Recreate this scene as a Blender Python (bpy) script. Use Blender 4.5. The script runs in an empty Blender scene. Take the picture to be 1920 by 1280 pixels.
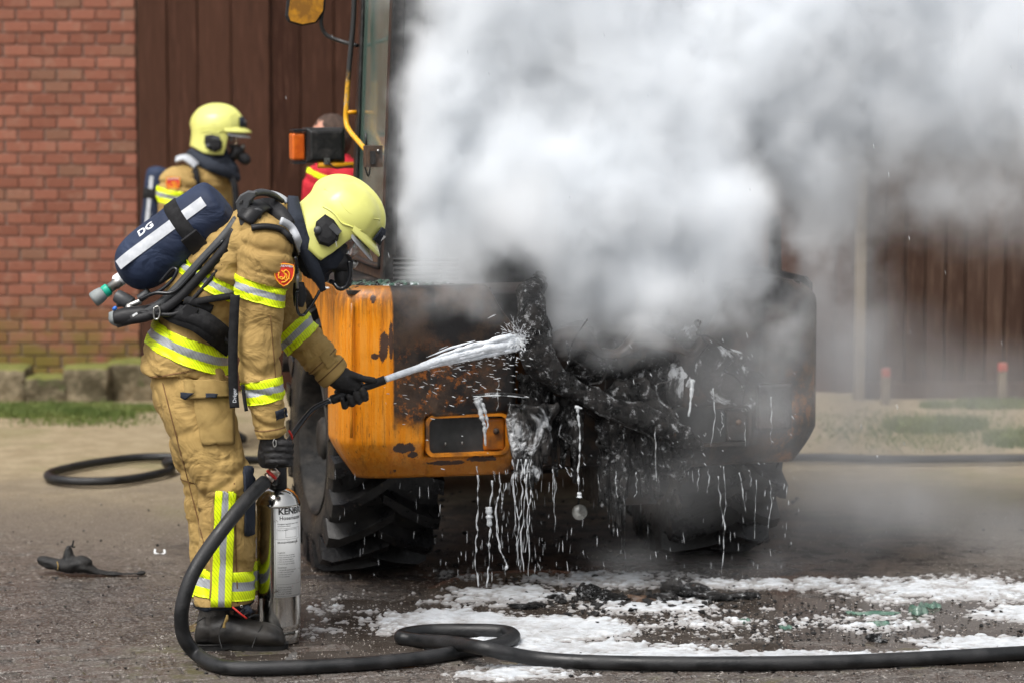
import bpy, bmesh, math, random
import numpy as np
from mathutils import Vector, Matrix, Euler
from mathutils.bvhtree import BVHTree
R = math.radians
sc = bpy.context.scene
COL = sc.collection
rnd = random.Random(7)
rng = np.random.default_rng(7)

# ---------------------------------------------------------------- camera
CAM_H, TILT, F = 2.05, math.atan(550/5333.3), 5333.3
cam = bpy.data.cameras.new('camera'); camo = bpy.data.objects.new('camera', cam); COL.objects.link(camo)
camo.location = (0, 0, CAM_H); camo.rotation_euler = (math.pi/2 - TILT, 0, 0)
cam.lens = 100; cam.sensor_width = 36; cam.clip_start = .1; cam.clip_end = 600
cam.dof.use_dof = True; cam.dof.focus_distance = 9.75; cam.dof.aperture_fstop = 2.6
sc.camera = camo
# ---------------------------------------------------------------- sky and sun
SUN_EL, SUN_AZ = 58, 215
w = bpy.data.worlds.new('World'); sc.world = w; w.use_nodes = True
nt = w.node_tree; bg = nt.nodes['Background']
sky = nt.nodes.new('ShaderNodeTexSky'); sky.sky_type = 'NISHITA'; sky.sun_disc = False
sky.sun_elevation = R(SUN_EL); sky.sun_rotation = R(SUN_AZ); sky.air_density = 1.0; sky.dust_density = 6.0; sky.ozone_density = 1.0
hs = nt.nodes.new('ShaderNodeHueSaturation'); hs.inputs['Saturation'].default_value = .22
nt.links.new(sky.outputs[0], hs.inputs['Color']); nt.links.new(hs.outputs[0], bg.inputs[0]); bg.inputs[1].default_value = .15
sl = bpy.data.lights.new('sun', 'SUN'); sl.energy = 1.5; sl.angle = R(24); sl.color = (1, .97, .93)
so = bpy.data.objects.new('sun', sl); COL.objects.link(so)
d = Vector((math.sin(R(SUN_AZ))*math.cos(R(SUN_EL)), math.cos(R(SUN_AZ))*math.cos(R(SUN_EL)), math.sin(R(SUN_EL))))
so.rotation_euler = d.to_track_quat('Z', 'Y').to_euler()
sc.view_settings.view_transform = 'Standard'; sc.view_settings.look = 'None'
sc.view_settings.exposure = 0.45; sc.view_settings.gamma = 1
sc.render.engine = 'CYCLES'
cy = sc.cycles
cy.use_denoising = True; cy.max_bounces = 12; cy.diffuse_bounces = 3; cy.glossy_bounces = 3; cy.transmission_bounces = 6
cy.transparent_max_bounces = 12; cy.volume_bounces = 12; cy.volume_step_rate = 1.8; cy.volume_max_steps = 256
cy.caustics_reflective = False; cy.caustics_refractive = False
cy.use_adaptive_sampling = True; cy.adaptive_threshold = .02

# ---------------------------------------------------------------- pixel -> place helpers (pixels of the 1920x1280 photograph)
ct, st_ = math.cos(TILT), math.sin(TILT)
def ray(px, py):
    x = (px-960)/F; y = -(py-640)/F
    return Vector((x, ct + y*st_, -st_ + y*ct))
def P(px, py, Y):
    r = ray(px, py); return Vector((0, 0, CAM_H)) + r*(Y/r.y)
def gp(px, py, z=0.0):
    r = ray(px, py); return Vector((0, 0, CAM_H)) + r*((z-CAM_H)/r.z)
VA = R(15); VO = Vector((-.797, 11.15, 0))
AV = Vector((math.cos(VA), math.sin(VA), 0)); BV = Vector((-math.sin(VA), math.cos(VA), 0))
def vb(px, py, b):           # vehicle-local point on the plane b = const
    r = ray(px, py); o = Vector((0, 0, CAM_H)); t = (b-(o-VO).dot(BV))/r.dot(BV); q = o+r*t-VO
    return Vector((q.dot(AV), b, q.z))
def va(px, py, a):
    r = ray(px, py); o = Vector((0, 0, CAM_H)); t = (a-(o-VO).dot(AV))/r.dot(AV); q = o+r*t-VO
    return Vector((a, q.dot(BV), q.z))
def toV(p): q = Vector(p)-VO; return Vector((q.dot(AV), q.dot(BV), q.z))

# ---------------------------------------------------------------- numpy noise
_perm = np.random.RandomState(11).permutation(4096)
def _h(ix, iy, iz):
    return _perm[(_perm[(_perm[ix & 4095]+iy) & 4095]+iz) & 4095]
def vnoise(p):               # value noise in -1..1, p (n,3)
    p = np.asarray(p, float); i = np.floor(p).astype(int); f = p-i; u = f*f*f*(f*(f*6-15)+10)
    r = 0
    for dx in (0, 1):
        for dy in (0, 1):
            for dz in (0, 1):
                wgt = (u[:, 0] if dx else 1-u[:, 0])*(u[:, 1] if dy else 1-u[:, 1])*(u[:, 2] if dz else 1-u[:, 2])
                r = r + wgt*_h(i[:, 0]+dx, i[:, 1]+dy, i[:, 2]+dz)/4095.
    return r*2-1
def fbm(p, o=4):
    p = np.asarray(p, float); r = 0; a = 1; s = 0
    for k in range(o):
        r = r + a*vnoise(p+17.3*k); s += a; a *= .5; p = p*2.03
    return r/s

# ---------------------------------------------------------------- materials
MATS = {}
def mat(name, c1, c2=None, rough=.6, metal=0, nscale=6, ndetail=6, lo=.4, hi=.6, bump=0, bscale=60, bdist=.01,
        spec=.5, vscale=None, rough2=None, coat=0, trans=0, alpha=1, weave=0, sub=0, ior=1.45):
    m = bpy.data.materials.new(name); m.use_nodes = True; n = m.node_tree.nodes; l = m.node_tree.links
    b = n['Principled BSDF']; b.inputs['Base Color'].default_value = (*c1, 1); b.inputs['Roughness'].default_value = rough
    b.inputs['Metallic'].default_value = metal; b.inputs['Specular IOR Level'].default_value = spec; b.inputs['IOR'].default_value = ior
    b.inputs['Coat Weight'].default_value = coat; b.inputs['Transmission Weight'].default_value = trans; b.inputs['Alpha'].default_value = alpha
    if sub: b.inputs['Subsurface Weight'].default_value = sub; b.inputs['Subsurface Radius'].default_value = (.01, .01, .01)
    tc = n.new('ShaderNodeTexCoord'); vec = tc.outputs['Object']
    if vscale:
        mp = n.new('ShaderNodeMapping'); mp.inputs['Scale'].default_value = vscale; l.new(vec, mp.inputs[0]); vec = mp.outputs[0]
    if c2 is not None or rough2 is not None:
        no = n.new('ShaderNodeTexNoise'); no.inputs['Scale'].default_value = nscale; no.inputs['Detail'].default_value = ndetail; no.inputs['Roughness'].default_value = .6
        l.new(vec, no.inputs['Vector'])
        mr = n.new('ShaderNodeMapRange'); mr.inputs[1].default_value = lo; mr.inputs[2].default_value = hi; l.new(no.outputs[0], mr.inputs[0])
        if c2 is not None:
            mx = n.new('ShaderNodeMix'); mx.data_type = 'RGBA'; mx.inputs[6].default_value = (*c1, 1); mx.inputs[7].default_value = (*c2, 1)
            l.new(mr.outputs[0], mx.inputs[0]); l.new(mx.outputs[2], b.inputs['Base Color'])
        if rough2 is not None:
            m2 = n.new('ShaderNodeMapRange'); m2.inputs[3].default_value = rough; m2.inputs[4].default_value = rough2
            l.new(mr.outputs[0], m2.inputs[0]); l.new(m2.outputs[0], b.inputs['Roughness'])
    if bump:
        nb = n.new('ShaderNodeTexNoise'); nb.inputs['Scale'].default_value = bscale; nb.inputs['Detail'].default_value = 5; l.new(vec, nb.inputs['Vector'])
        bp = n.new('ShaderNodeBump'); bp.inputs['Strength'].default_value = bump; bp.inputs['Distance'].default_value = bdist
        l.new(nb.outputs[0], bp.inputs['Height']); l.new(bp.outputs[0], b.inputs['Normal'])
        if weave:
            nb2 = n.new('ShaderNodeTexNoise'); nb2.inputs['Scale'].default_value = 9; nb2.inputs['Detail'].default_value = 3; nb2.inputs['Distortion'].default_value = 1.2; l.new(vec, nb2.inputs['Vector'])
            bp2 = n.new('ShaderNodeBump'); bp2.inputs['Strength'].default_value = weave; bp2.inputs['Distance'].default_value = .03
            l.new(nb2.outputs[0], bp2.inputs['Height']); l.new(bp.outputs[0], bp2.inputs['Normal']); l.new(bp2.outputs[0], b.inputs['Normal'])
    MATS[name] = m; return m
def nodes_of(m): return m.node_tree.nodes, m.node_tree.links
class NB:                                         # tiny node builder for bespoke materials
    def __init__(s, m): s.n, s.l = nodes_of(m); s.b = s.n['Principled BSDF']; s.tc = s.n.new('ShaderNodeTexCoord').outputs['Object']
    def val(s, x, sock):
        if isinstance(x, (int, float)): sock.default_value = x
        elif isinstance(x, tuple): sock.default_value = (*x, 1) if len(x) == 3 and len(sock.default_value) == 4 else x
        else: s.l.new(x, sock)
    def math(s, op, a, b=0, c=0, clamp=False):
        k = s.n.new('ShaderNodeMath'); k.operation = op; k.use_clamp = clamp
        s.val(a, k.inputs[0]); s.val(b, k.inputs[1]); s.val(c, k.inputs[2]); return k.outputs[0]
    def noise(s, scale, detail=5, vec=None, rough=.6, dist=0, mapscale=None):
        k = s.n.new('ShaderNodeTexNoise'); k.inputs['Scale'].default_value = scale; k.inputs['Detail'].default_value = detail
        k.inputs['Roughness'].default_value = rough; k.inputs['Distortion'].default_value = dist; v = vec or s.tc
        if mapscale:
            mp = s.n.new('ShaderNodeMapping'); mp.inputs['Scale'].default_value = mapscale; s.l.new(v, mp.inputs[0]); v = mp.outputs[0]
        s.l.new(v, k.inputs['Vector']); return k.outputs[0]
    def ramp(s, x, lo, hi, a=0, b=1):
        k = s.n.new('ShaderNodeMapRange'); k.interpolation_type = 'SMOOTHSTEP'; s.val(x, k.inputs[0]); k.inputs[1].default_value = lo; k.inputs[2].default_value = hi
        k.inputs[3].default_value = a; k.inputs[4].default_value = b; return k.outputs[0]
    def mix(s, f, a, b):
        k = s.n.new('ShaderNodeMix'); k.data_type = 'RGBA'; s.val(f, k.inputs[0]); s.val(a, k.inputs[6]); s.val(b, k.inputs[7]); return k.outputs[2]
    def xyz(s, v=None):
        k = s.n.new('ShaderNodeSeparateXYZ'); s.l.new(v or s.tc, k.inputs[0]); return k.outputs
    def bump(s, h, strength, dist):
        k = s.n.new('ShaderNodeBump'); k.inputs['Strength'].default_value = strength; k.inputs['Distance'].default_value = dist; s.l.new(h, k.inputs['Height'])
        s.l.new(k.outputs[0], s.b.inputs['Normal'])
    def out(s, **kw):
        for k_, v in kw.items(): s.val(v, s.b.inputs[k_.replace('_', ' ')])

# ---------------------------------------------------------------- mesh helpers
def mk(name, v, f, m=None, parent=None, smooth=True, world=True):
    me = bpy.data.meshes.new(name)
    me.from_pydata([tuple(x) for x in v], [], [tuple(int(q) for q in x) for x in f]); me.update()
    if smooth: me.shade_smooth()
    return ob(name, me, m, parent, world)
def ob(name, me, m=None, parent=None, world=True):
    o = bpy.data.objects.new(name, me); COL.objects.link(o)
    if m is not None and len(me.materials) == 0:
        for q in (m if isinstance(m, (list, tuple)) else [m]): me.materials.append(q)
    if parent is not None:
        o.parent = parent
        if world: o.matrix_parent_inverse = Matrix.Translation(-WL[parent.name])
    return o
WL = {}
def tag(o, label=None, cat=None, group=None, kind=None):
    if label: o['label'] = label
    if cat: o['category'] = cat
    if group: o['group'] = group
    if kind: o['kind'] = kind
    return o
def thing(name, label, cat, loc=(0, 0, 0), group=None, rz=0):
    o = bpy.data.objects.new(name, None); COL.objects.link(o); o.location = loc; o.rotation_euler = (0, 0, rz); o.empty_display_size = .1
    WL[o.name] = Vector(loc); return tag(o, label, cat, group)
def catmull(pts, n=8):
    pts = [np.array(p, float) for p in pts]
    if len(pts) < 3:
        return [pts[0]*(1-t)+pts[-1]*t for t in np.linspace(0, 1, n+1)]
    out = []; q = [2*pts[0]-pts[1]]+pts+[2*pts[-1]-pts[-2]]
    for i in range(1, len(q)-2):
        p0, p1, p2, p3 = q[i-1:i+3]
        for k in range(n):
            t = k/n; out.append(.5*((2*p1)+(-p0+p2)*t+(2*p0-5*p1+4*p2-p3)*t*t+(-p0+3*p1-3*p2+p3)*t**3))
    out.append(pts[-1]); return out
def tube(pts, rad, seg=12, n=8, flat=None, up=None):
    """swept tube; pts list of 3-vectors, rad float or list; flat = (w, t) gives a flat strap section"""
    rl = rad if isinstance(rad, (list, tuple)) else [rad]*len(pts)
    q = catmull([np.append(np.array(p, float), r) for p, r in zip(pts, rl)], n)
    c = np.array([x[:3] for x in q]); rr = [max(x[3], 1e-4) for x in q]
    V, Fc = [], []; T = np.gradient(c, axis=0); T /= np.linalg.norm(T, axis=1)[:, None]+1e-12
    a = np.array(up if up is not None else (0, 0, 1.)); a = a if abs(np.dot(a, T[0])) < .95 else np.array((0, 1., 0))
    nrm = a-np.dot(a, T[0])*T[0]; nrm /= np.linalg.norm(nrm)
    for i in range(len(c)):
        if up is not None: nrm = np.array(up)-np.dot(up, T[i])*T[i]
        else: nrm = nrm-np.dot(nrm, T[i])*T[i]
        nrm = nrm/np.linalg.norm(nrm); bn = np.cross(T[i], nrm)
        if flat:
            wv, tv = flat; s = rr[i]
            for (x, y) in ((-1, -1), (1, -1), (1, 1), (-1, 1)): V.append(c[i]+bn*x*wv*.5*s+nrm*y*tv*.5)
        else:
            for k in range(seg):
                t = 2*math.pi*k/seg; V.append(c[i]+(nrm*math.cos(t)+bn*math.sin(t))*rr[i])
    S = 4 if flat else seg
    for i in range(len(c)-1):
        for k in range(S): Fc.append((i*S+k, i*S+(k+1) % S, (i+1)*S+(k+1) % S, (i+1)*S+k))
    Fc.append(tuple(range(S-1, -1, -1))); Fc.append(tuple((len(c)-1)*S+k for k in range(S)))
    return V, Fc
def loft(rings, seg=24, n=4):
    """rings: (center, u vec, v vec) with lengths = radii; closed smooth solid"""
    arr = [np.concatenate([np.array(a, float) for a in r]) for r in rings]
    q = catmull(arr, n); V, Fc = [], []
    for x in q:
        for k in range(seg):
            t = 2*math.pi*k/seg; V.append(x[:3]+x[3:6]*math.cos(t)+x[6:9]*math.sin(t))
    m = len(q)
    for i in range(m-1):
        for k in range(seg): Fc.append((i*seg+k, i*seg+(k+1) % seg, (i+1)*seg+(k+1) % seg, (i+1)*seg+k))
    Fc.append(tuple(range(seg-1, -1, -1))); Fc.append(tuple((m-1)*seg+k for k in range(seg)))
    return V, Fc
def box(x0, x1, y0, y1, z0, z1):
    V = [(x, y, z) for x in (x0, x1) for y in (y0, y1) for z in (z0, z1)]
    return V, [(0, 1, 3, 2), (4, 6, 7, 5), (0, 4, 5, 1), (2, 3, 7, 6), (0, 2, 6, 4), (1, 5, 7, 3)]
def obox(c, x, y, z):         # oriented box from centre and half-vectors
    c, x, y, z = [np.array(q, float) for q in (c, x, y, z)]
    V = [c+i*x+j*y+k*z for i in (-1, 1) for j in (-1, 1) for k in (-1, 1)]
    return V, [(0, 1, 3, 2), (4, 6, 7, 5), (0, 4, 5, 1), (2, 3, 7, 6), (0, 2, 6, 4), (1, 5, 7, 3)]
def join(*ms):
    V, Fc = [], []
    for v, f in ms:
        o = len(V); V += list(v); Fc += [tuple(i+o for i in x) for x in f]
    return V, Fc
def ball(c, r, seg=16, rings=10):
    r = (r, r, r) if isinstance(r, (int, float)) else r; V, Fc = [], []
    for i in range(rings+1):
        p = math.pi*i/rings
        for k in range(seg):
            t = 2*math.pi*k/seg; V.append((c[0]+r[0]*math.sin(p)*math.cos(t), c[1]+r[1]*math.sin(p)*math.sin(t), c[2]+r[2]*math.cos(p)))
    for i in range(rings):
        for k in range(seg): Fc.append((i*seg+k, (i+1)*seg+k, (i+1)*seg+(k+1) % seg, i*seg+(k+1) % seg))
    return V, Fc
def lathe(prof, o, ax, seg=40, up=(0, 0, 1)):
    """prof list of (r, h) along the axis ax from o"""
    o = np.array(o, float); ax = np.array(ax, float); ax /= np.linalg.norm(ax)
    u = np.array(up, float); u = u if abs(np.dot(u, ax)) < .9 else np.array((1., 0, 0)); u -= np.dot(u, ax)*ax; u /= np.linalg.norm(u); v = np.cross(ax, u)
    V, Fc = [], []
    for r, h in prof:
        for k in range(seg):
            t = 2*math.pi*k/seg; V.append(o+ax*h+(u*math.cos(t)+v*math.sin(t))*max(r, 1e-5))
    for i in range(len(prof)-1):
        for k in range(seg): Fc.append((i*seg+k, (i+1)*seg+k, (i+1)*seg+(k+1) % seg, i*seg+(k+1) % seg))
    return V, Fc
def bevel(o, w_, seg=2, angle=40):
    b = o.modifiers.new('bevel', 'BEVEL'); b.width = w_; b.segments = seg; b.limit_method = 'ANGLE'; b.angle_limit = R(angle); return o
def evalmesh(o):
    dg = bpy.context.evaluated_depsgraph_get(); dg.update()
    return bpy.data.meshes.new_from_object(o.evaluated_get(dg), depsgraph=dg)
def arrays(me):
    n = len(me.vertices); co = np.empty(n*3); no = np.empty(n*3)
    me.vertices.foreach_get('co', co); me.vertex_normals.foreach_get('vector', no); return co.reshape(-1, 3), no.reshape(-1, 3)
def fuse(parts, voxel=.008, smooth=4, disp=None):
    """union of closed shapes as one skin: voxel remesh, relax, cloth folds"""
    v, f = join(*parts); me = bpy.data.meshes.new('tmp'); me.from_pydata([tuple(x) for x in v], [], f)
    bm = bmesh.new(); bm.from_mesh(me); bmesh.ops.recalc_face_normals(bm, faces=bm.faces); bm.to_mesh(me); bm.free()
    o = bpy.data.objects.new('tmp', me); COL.objects.link(o)
    r = o.modifiers.new('r', 'REMESH'); r.mode = 'VOXEL'; r.voxel_size = voxel; r.adaptivity = 0
    s = o.modifiers.new('s', 'SMOOTH'); s.iterations = smooth; s.factor = .5
    m2 = evalmesh(o); bpy.data.objects.remove(o); bpy.data.meshes.remove(me)
    if disp:
        for fn in (disp if isinstance(disp, (list, tuple)) else [disp]):
            co, no = arrays(m2); co = co+no*fn(co)[:, None]; m2.vertices.foreach_set('co', co.ravel()); m2.update()
    m2.shade_smooth(); return m2
def folds(axis, A=.010, fa=16, fc=5, seed=0, A2=.006):
    """cloth creases running mostly across `axis`"""
    ax = np.array(axis, float); ax /= np.linalg.norm(ax)
    def fn(co):
        al = co@ax; pr = co-al[:, None]*ax
        q = pr*fc+(al*fa)[:, None]*ax+seed*3.1
        wq = q+1.1*np.stack([fbm(q*.5+5, 2), fbm(q*.5+9, 2), fbm(q*.5+13, 2)], 1)
        n1 = vnoise(wq); n2 = vnoise(wq*1.9+4); n3 = fbm(co*5+seed, 2)
        return -A*(1-np.minimum(1, np.abs(n1)*2.2))**1.5-A*.55*(1-np.minimum(1, np.abs(n2)*2.6))**1.5+A2*n3*1.4
    return fn
def bands(src, name, p0, nrm, cuts, mats, parent, off=.003, keep=None):
    """strips of the cloth surface src between parallel planes; cuts = [(lo, hi, material index)], lifted off the cloth"""
    p0 = Vector(p0); nrm = Vector(nrm).normalized(); lo = min(c[0] for c in cuts); hi = max(c[1] for c in cuts)
    bm = bmesh.new(); bm.from_mesh(src)
    for dco, flip in ((lo, False), (hi, True)):
        bmesh.ops.bisect_plane(bm, geom=bm.verts[:]+bm.edges[:]+bm.faces[:], plane_co=p0+nrm*dco, plane_no=nrm, clear_inner=not flip, clear_outer=flip)
    for c in cuts:
        if c[1] < hi-1e-6: bmesh.ops.bisect_plane(bm, geom=bm.verts[:]+bm.edges[:]+bm.faces[:], plane_co=p0+nrm*c[1], plane_no=nrm)
    if keep: bmesh.ops.delete(bm, geom=[f for f in bm.faces if not keep(f.calc_center_median())], context='FACES')
    bm.normal_update()
    for vv in bm.verts: vv.co += vv.normal*off
    for f in bm.faces:
        h = (f.calc_center_median()-p0).dot(nrm); f.smooth = True
        for c in cuts:
            if c[0] <= h <= c[1]: f.material_index = c[2]
    ext = bmesh.ops.extrude_face_region(bm, geom=[e for e in bm.edges if e.is_boundary])
    me = bpy.data.meshes.new(name); bm.to_mesh(me); bm.free()
    for q in mats: me.materials.append(q)
    o = ob(name, me, None, parent)
    s = o.modifiers.new('t', 'SOLIDIFY'); s.thickness = off*.8; s.offset = -1; return o
def bvh_of(*meshes):
    V, Fc = [], []
    for me in meshes:
        o = len(V); V += [v.co.copy() for v in me.vertices]; Fc += [[i+o for i in p.vertices] for p in me.polygons]
    return BVHTree.FromPolygons(V, Fc)
def hit(bvh, px, py, Yd=None):
    o = Vector((0, 0, CAM_H)); r = ray(px, py).normalized(); h = bvh.ray_cast(o, r)
    if h[0] is None: return P(px, py, Yd), Vector((0, -1, 0))
    n = h[1]; n = n if n.dot(r) < 0 else -n; return h[0], n
def patch(bvh, poly, res=10, off=.004, thick=None, Yd=9.6):
    """a cloth patch lying on a garment: poly 4 corners (px,py) as a bilinear sheet"""
    a, b, c, d_ = [np.array(q, float) for q in poly]; V, Fc = [], []
    for j in range(res+1):
        for i in range(res+1):
            s, t = i/res, j/res; q = (a*(1-s)+b*s)*(1-t)+(d_*(1-s)+c*s)*t
            p, n = hit(bvh, q[0], q[1], Yd); V.append(p+n*off)
    for j in range(res):
        for i in range(res): k = j*(res+1)+i; Fc.append((k, k+1, k+res+2, k+res+1))
    return V, Fc
def solid(o, t, off=-1):
    s = o.modifiers.new('t', 'SOLIDIFY'); s.thickness = t; s.offset = off; return o
def text_mesh(body, size, bold=.0, ext=.0006, align='CENTER', space=1.0):
    cu = bpy.data.curves.new('t', 'FONT'); cu.body = body; cu.size = size; cu.offset = bold*size; cu.extrude = ext; cu.align_x = align; cu.align_y = 'CENTER'
    cu.space_character = space; cu.resolution_u = 3
    o = bpy.data.objects.new('t', cu); COL.objects.link(o); me = evalmesh(o); bpy.data.objects.remove(o); bpy.data.curves.remove(cu); return me
def lumps(c, r, n=3, amp=.35, freq=9, seed=0, sub=4):
    """one rough lump: subdivided ball pushed about by noise; r = 3 radii"""
    bm = bmesh.new(); bmesh.ops.create_icosphere(bm, subdivisions=sub, radius=1)
    co = np.array([v.co[:] for v in bm.verts]); f = [tuple(v.index for v in x.verts) for x in bm.faces]; bm.free()
    d_ = 1+amp*fbm(co*1.4+seed*7.7, 4)+amp*.5*fbm(co*4+seed, 3)
    co = co*d_[:, None]*np.array(r)+np.array(c); return co, f
# ================================================================ materials
M = {}
M['tan'] = mat('tan_turnout_cloth', (.405, .270, .092), (.33, .212, .068), rough=.85, nscale=5, lo=.35, hi=.7, bump=.35, bscale=420, bdist=.002, weave=.7)
M['tan2'] = mat('tan_cloth_patch', (.34, .230, .078), (.29, .192, .062), rough=.88, nscale=14, bump=.35, bscale=420, bdist=.002, weave=.2)
M['stitch'] = mat('stitching', (.16, .085, .03), rough=.9)
def hatch(name, c, cl, freq):
    m = mat(name, c, rough=.45, spec=.4); q = NB(m); x = q.xyz()
    s = q.math('ADD', q.math('MULTIPLY', x[0], .8), q.math('ADD', q.math('MULTIPLY', x[2], .55), q.math('MULTIPLY', x[1], .5)))
    f = q.math('FRACT', q.math('MULTIPLY', s, freq)); k = q.ramp(f, .12, .2)
    dirt = q.ramp(q.noise(22), .5, .75, 0, .35)
    q.out(Base_Color=q.mix(dirt, q.mix(k, cl, c), (c[0]*.5, c[1]*.5, c[2]*.5+.02))); return m
M['lime'] = hatch('fluorescent_yellow_tape', (.80, .98, .01), (.42, .52, .01), 105)
M['silver'] = hatch('silver_reflective_tape', (.36, .375, .39), (.24, .25, .27), 105)
M['silver2'] = mat('grey_reflective', (.50, .52, .55), (.40, .42, .45), rough=.5, nscale=30)
M['navy'] = mat('navy_cover_cloth', (.010, .018, .045), (.016, .028, .065), rough=.72, nscale=5, bump=.4, bscale=300, bdist=.002, weave=.5)
M['hood'] = mat('dark_hood_cloth', (.012, .016, .026), (.022, .028, .042), rough=.85, nscale=7, bump=.4, bscale=300, bdist=.002, weave=.4)
M['black'] = mat('black_plastic', (.012, .012, .013), (.022, .022, .024), rough=.42, rough2=.6, nscale=12, bump=.1, bscale=90, spec=.3)
M['dgrey'] = mat('dark_grey_moulding', (.035, .037, .040), (.055, .057, .06), rough=.45, nscale=10, bump=.1, bscale=80)
M['web'] = mat('black_webbing', (.013, .013, .014), (.022, .022, .023), rough=.85, spec=.2, nscale=40, bump=.5, bscale=500, bdist=.002)
M['glove'] = mat('black_glove_leather', (.010, .010, .011), (.020, .019, .019), rough=.55, rough2=.75, nscale=20, bump=.5, bscale=70, bdist=.004, weave=.4)
M['boot'] = mat('black_boot_leather', (.005, .005, .005), (.022, .019, .016), rough=.34, rough2=.62, nscale=9, bump=.35, bscale=60, bdist=.004)
M['sole'] = mat('boot_rubber', (.006, .006, .006), (.018, .017, .016), rough=.7, nscale=20, bump=.4, bscale=50)
M['helmet'] = mat('yellow_helmet_shell', (.70, .70, .20), (.55, .54, .15), rough=.36, rough2=.5, nscale=5, ndetail=9, lo=.52, hi=.78, bump=.04, bscale=180, bdist=.002, coat=.25)
M['skin'] = mat('skin', (.55, .29, .20), (.48, .22, .15), rough=.5, nscale=12, sub=.15)
M['hair'] = mat('brown_hair', (.085, .05, .034), (.04, .022, .015), rough=.7, nscale=60, vscale=(1, 1, .2), bump=.8, bscale=200)
M['redcloth'] = mat('red_jacket_cloth', (.50, .012, .025), (.40, .008, .018), rough=.8, nscale=8, bump=.3, bscale=200, weave=.4)
M['chrome'] = mat('polished_steel', (.62, .61, .58), (.50, .49, .46), rough=.10, rough2=.2, metal=1, nscale=4, bump=.03, bscale=30)
M['steel'] = mat('dull_metal', (.42, .42, .41), (.26, .25, .23), rough=.35, metal=1, nscale=16)
M['brass'] = mat('worn_coupling_metal', (.45, .30, .20), (.55, .53, .50), rough=.35, metal=1, nscale=35)
M['redbit'] = mat('red_plastic', (.55, .03, .02), rough=.4)
M['green'] = mat('green_plastic_ring', (.01, .36, .24), rough=.4)
M['greyknob'] = mat('grey_rubber_knob', (.17, .19, .19), (.24, .26, .26), rough=.6, nscale=20)
M['white'] = mat('white_print', (.75, .77, .78), rough=.5)
M['orangep'] = mat('orange_print', (.85, .38, .02), rough=.5)
M['redp'] = mat('red_badge', (.60, .035, .018), (.5, .02, .01), rough=.7, nscale=40)
M['ink'] = mat('black_ink', (.02, .02, .02), rough=.6)
M['inkgrey'] = mat('grey_ink', (.12, .12, .12), rough=.6)
m = M['label'] = mat('white_sticker', (.72, .73, .72), rough=.35); q = NB(m)
q.out(Base_Color=q.mix(q.ramp(q.noise(26, 6, dist=.6), .62, .70), q.mix(q.ramp(q.noise(60, 4, mapscale=(1, 1, .3)), .66, .74), (.74, .75, .74), (.45, .06, .05)), (.16, .13, .11)))
M['hose'] = mat('black_hose_rubber', (.0055, .006, .0065), (.018, .018, .019), rough=.34, rough2=.6, nscale=11, bump=.35, bscale=140, bdist=.003)
M['tube'] = mat('glossy_black_tube', (.010, .011, .013), rough=.14)
M['glassv'] = mat('clear_visor', (.85, .88, .9), rough=.06, trans=.92, alpha=.55)
M['maskglass'] = mat('mask_window', (.55, .58, .62), rough=.05, trans=.85, alpha=.35)
# vehicle
m = M['paint'] = mat('weathered_orange_paint', (.72, .27, .008), rough=.4); q = NB(m)
x = q.xyz(); streak = q.noise(5, 6, mapscale=(9, 9, .35), rough=.7); blotch = q.noise(7, 8, rough=.65); fine = q.noise(60, 6, mapscale=(2, 2, .35), rough=.75)
col = q.mix(q.ramp(streak, .40, .62), (.66, .205, .003), (.84, .300, .006))
col = q.mix(q.ramp(streak, .50, .56, 0, .40), col, (.56, .24, .045))
col = q.mix(q.ramp(fine, .59, .67, 0, .85), col, (.11, .042, .012)); grime = q.noise(11, 7, mapscale=(3.5, 3.5, .22), rough=.75); col = q.mix(q.ramp(grime, .54, .64, 0, .55), col, (.20, .070, .008)); col = q.mix(q.math('MULTIPLY', q.ramp(q.math('ADD', x[2], q.math('MULTIPLY', q.math('SUBTRACT', grime, .5), .5)), 1.02, 1.17), .75), col, (.10, .045, .012))
# soot: the whole rear face past the corner, sparing the bottom apron near the lamp; brown at its edge
sx = q.math('ADD', x[0], q.math('MULTIPLY', q.math('SUBTRACT', blotch, .5), .022))
face = q.math('MULTIPLY', q.ramp(sx, .150, .160), q.math('MAXIMUM', q.ramp(x[1], -.60, -.75), q.ramp(x[0], .6, .7)))
apr = q.math('MULTIPLY', q.ramp(q.math('ADD', x[2], q.math('MULTIPLY', q.math('SUBTRACT', blotch, .5), .32)), .70, .57), q.ramp(q.math('ADD', x[0], q.math('MULTIPLY', q.math('SUBTRACT', blotch, .5), .3)), .66, .55))
soot = q.math('MULTIPLY', face, q.math('SUBTRACT', 1, apr), clamp=True)
right = q.math('MULTIPLY', q.ramp(x[0], 1.60, 1.72), q.ramp(q.math('ADD', x[2], q.math('MULTIPLY', blotch, .3)), 1.05, .85))
dk = q.math('MULTIPLY', q.ramp(x[0], .9, 1.1), .85); soot = q.math('MAXIMUM', soot, q.math('MULTIPLY', dk, face)); soot = q.math('MULTIPLY', soot, q.math('SUBTRACT', 1, q.math('MULTIPLY', q.math('MULTIPLY', right, q.ramp(q.noise(8, 8, rough=.8), .46, .66)), .42)))
rem = q.math('MULTIPLY', q.math('MULTIPLY', q.ramp(q.noise(16, 9, rough=.8), .51, .60), q.ramp(x[2], 1.02, .80)), q.ramp(x[0], .62, .3))
burnt = q.mix(q.ramp(q.noise(9, 8, rough=.7), .42, .62), (.010, .009, .009), (.050, .030, .019))
burnt = q.mix(q.math('MULTIPLY', rem, .8), burnt, (.34, .105, .014))
chip = q.ramp(q.noise(13, 7, rough=.7, mapscale=(1, 1, .5)), .655, .665)
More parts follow.
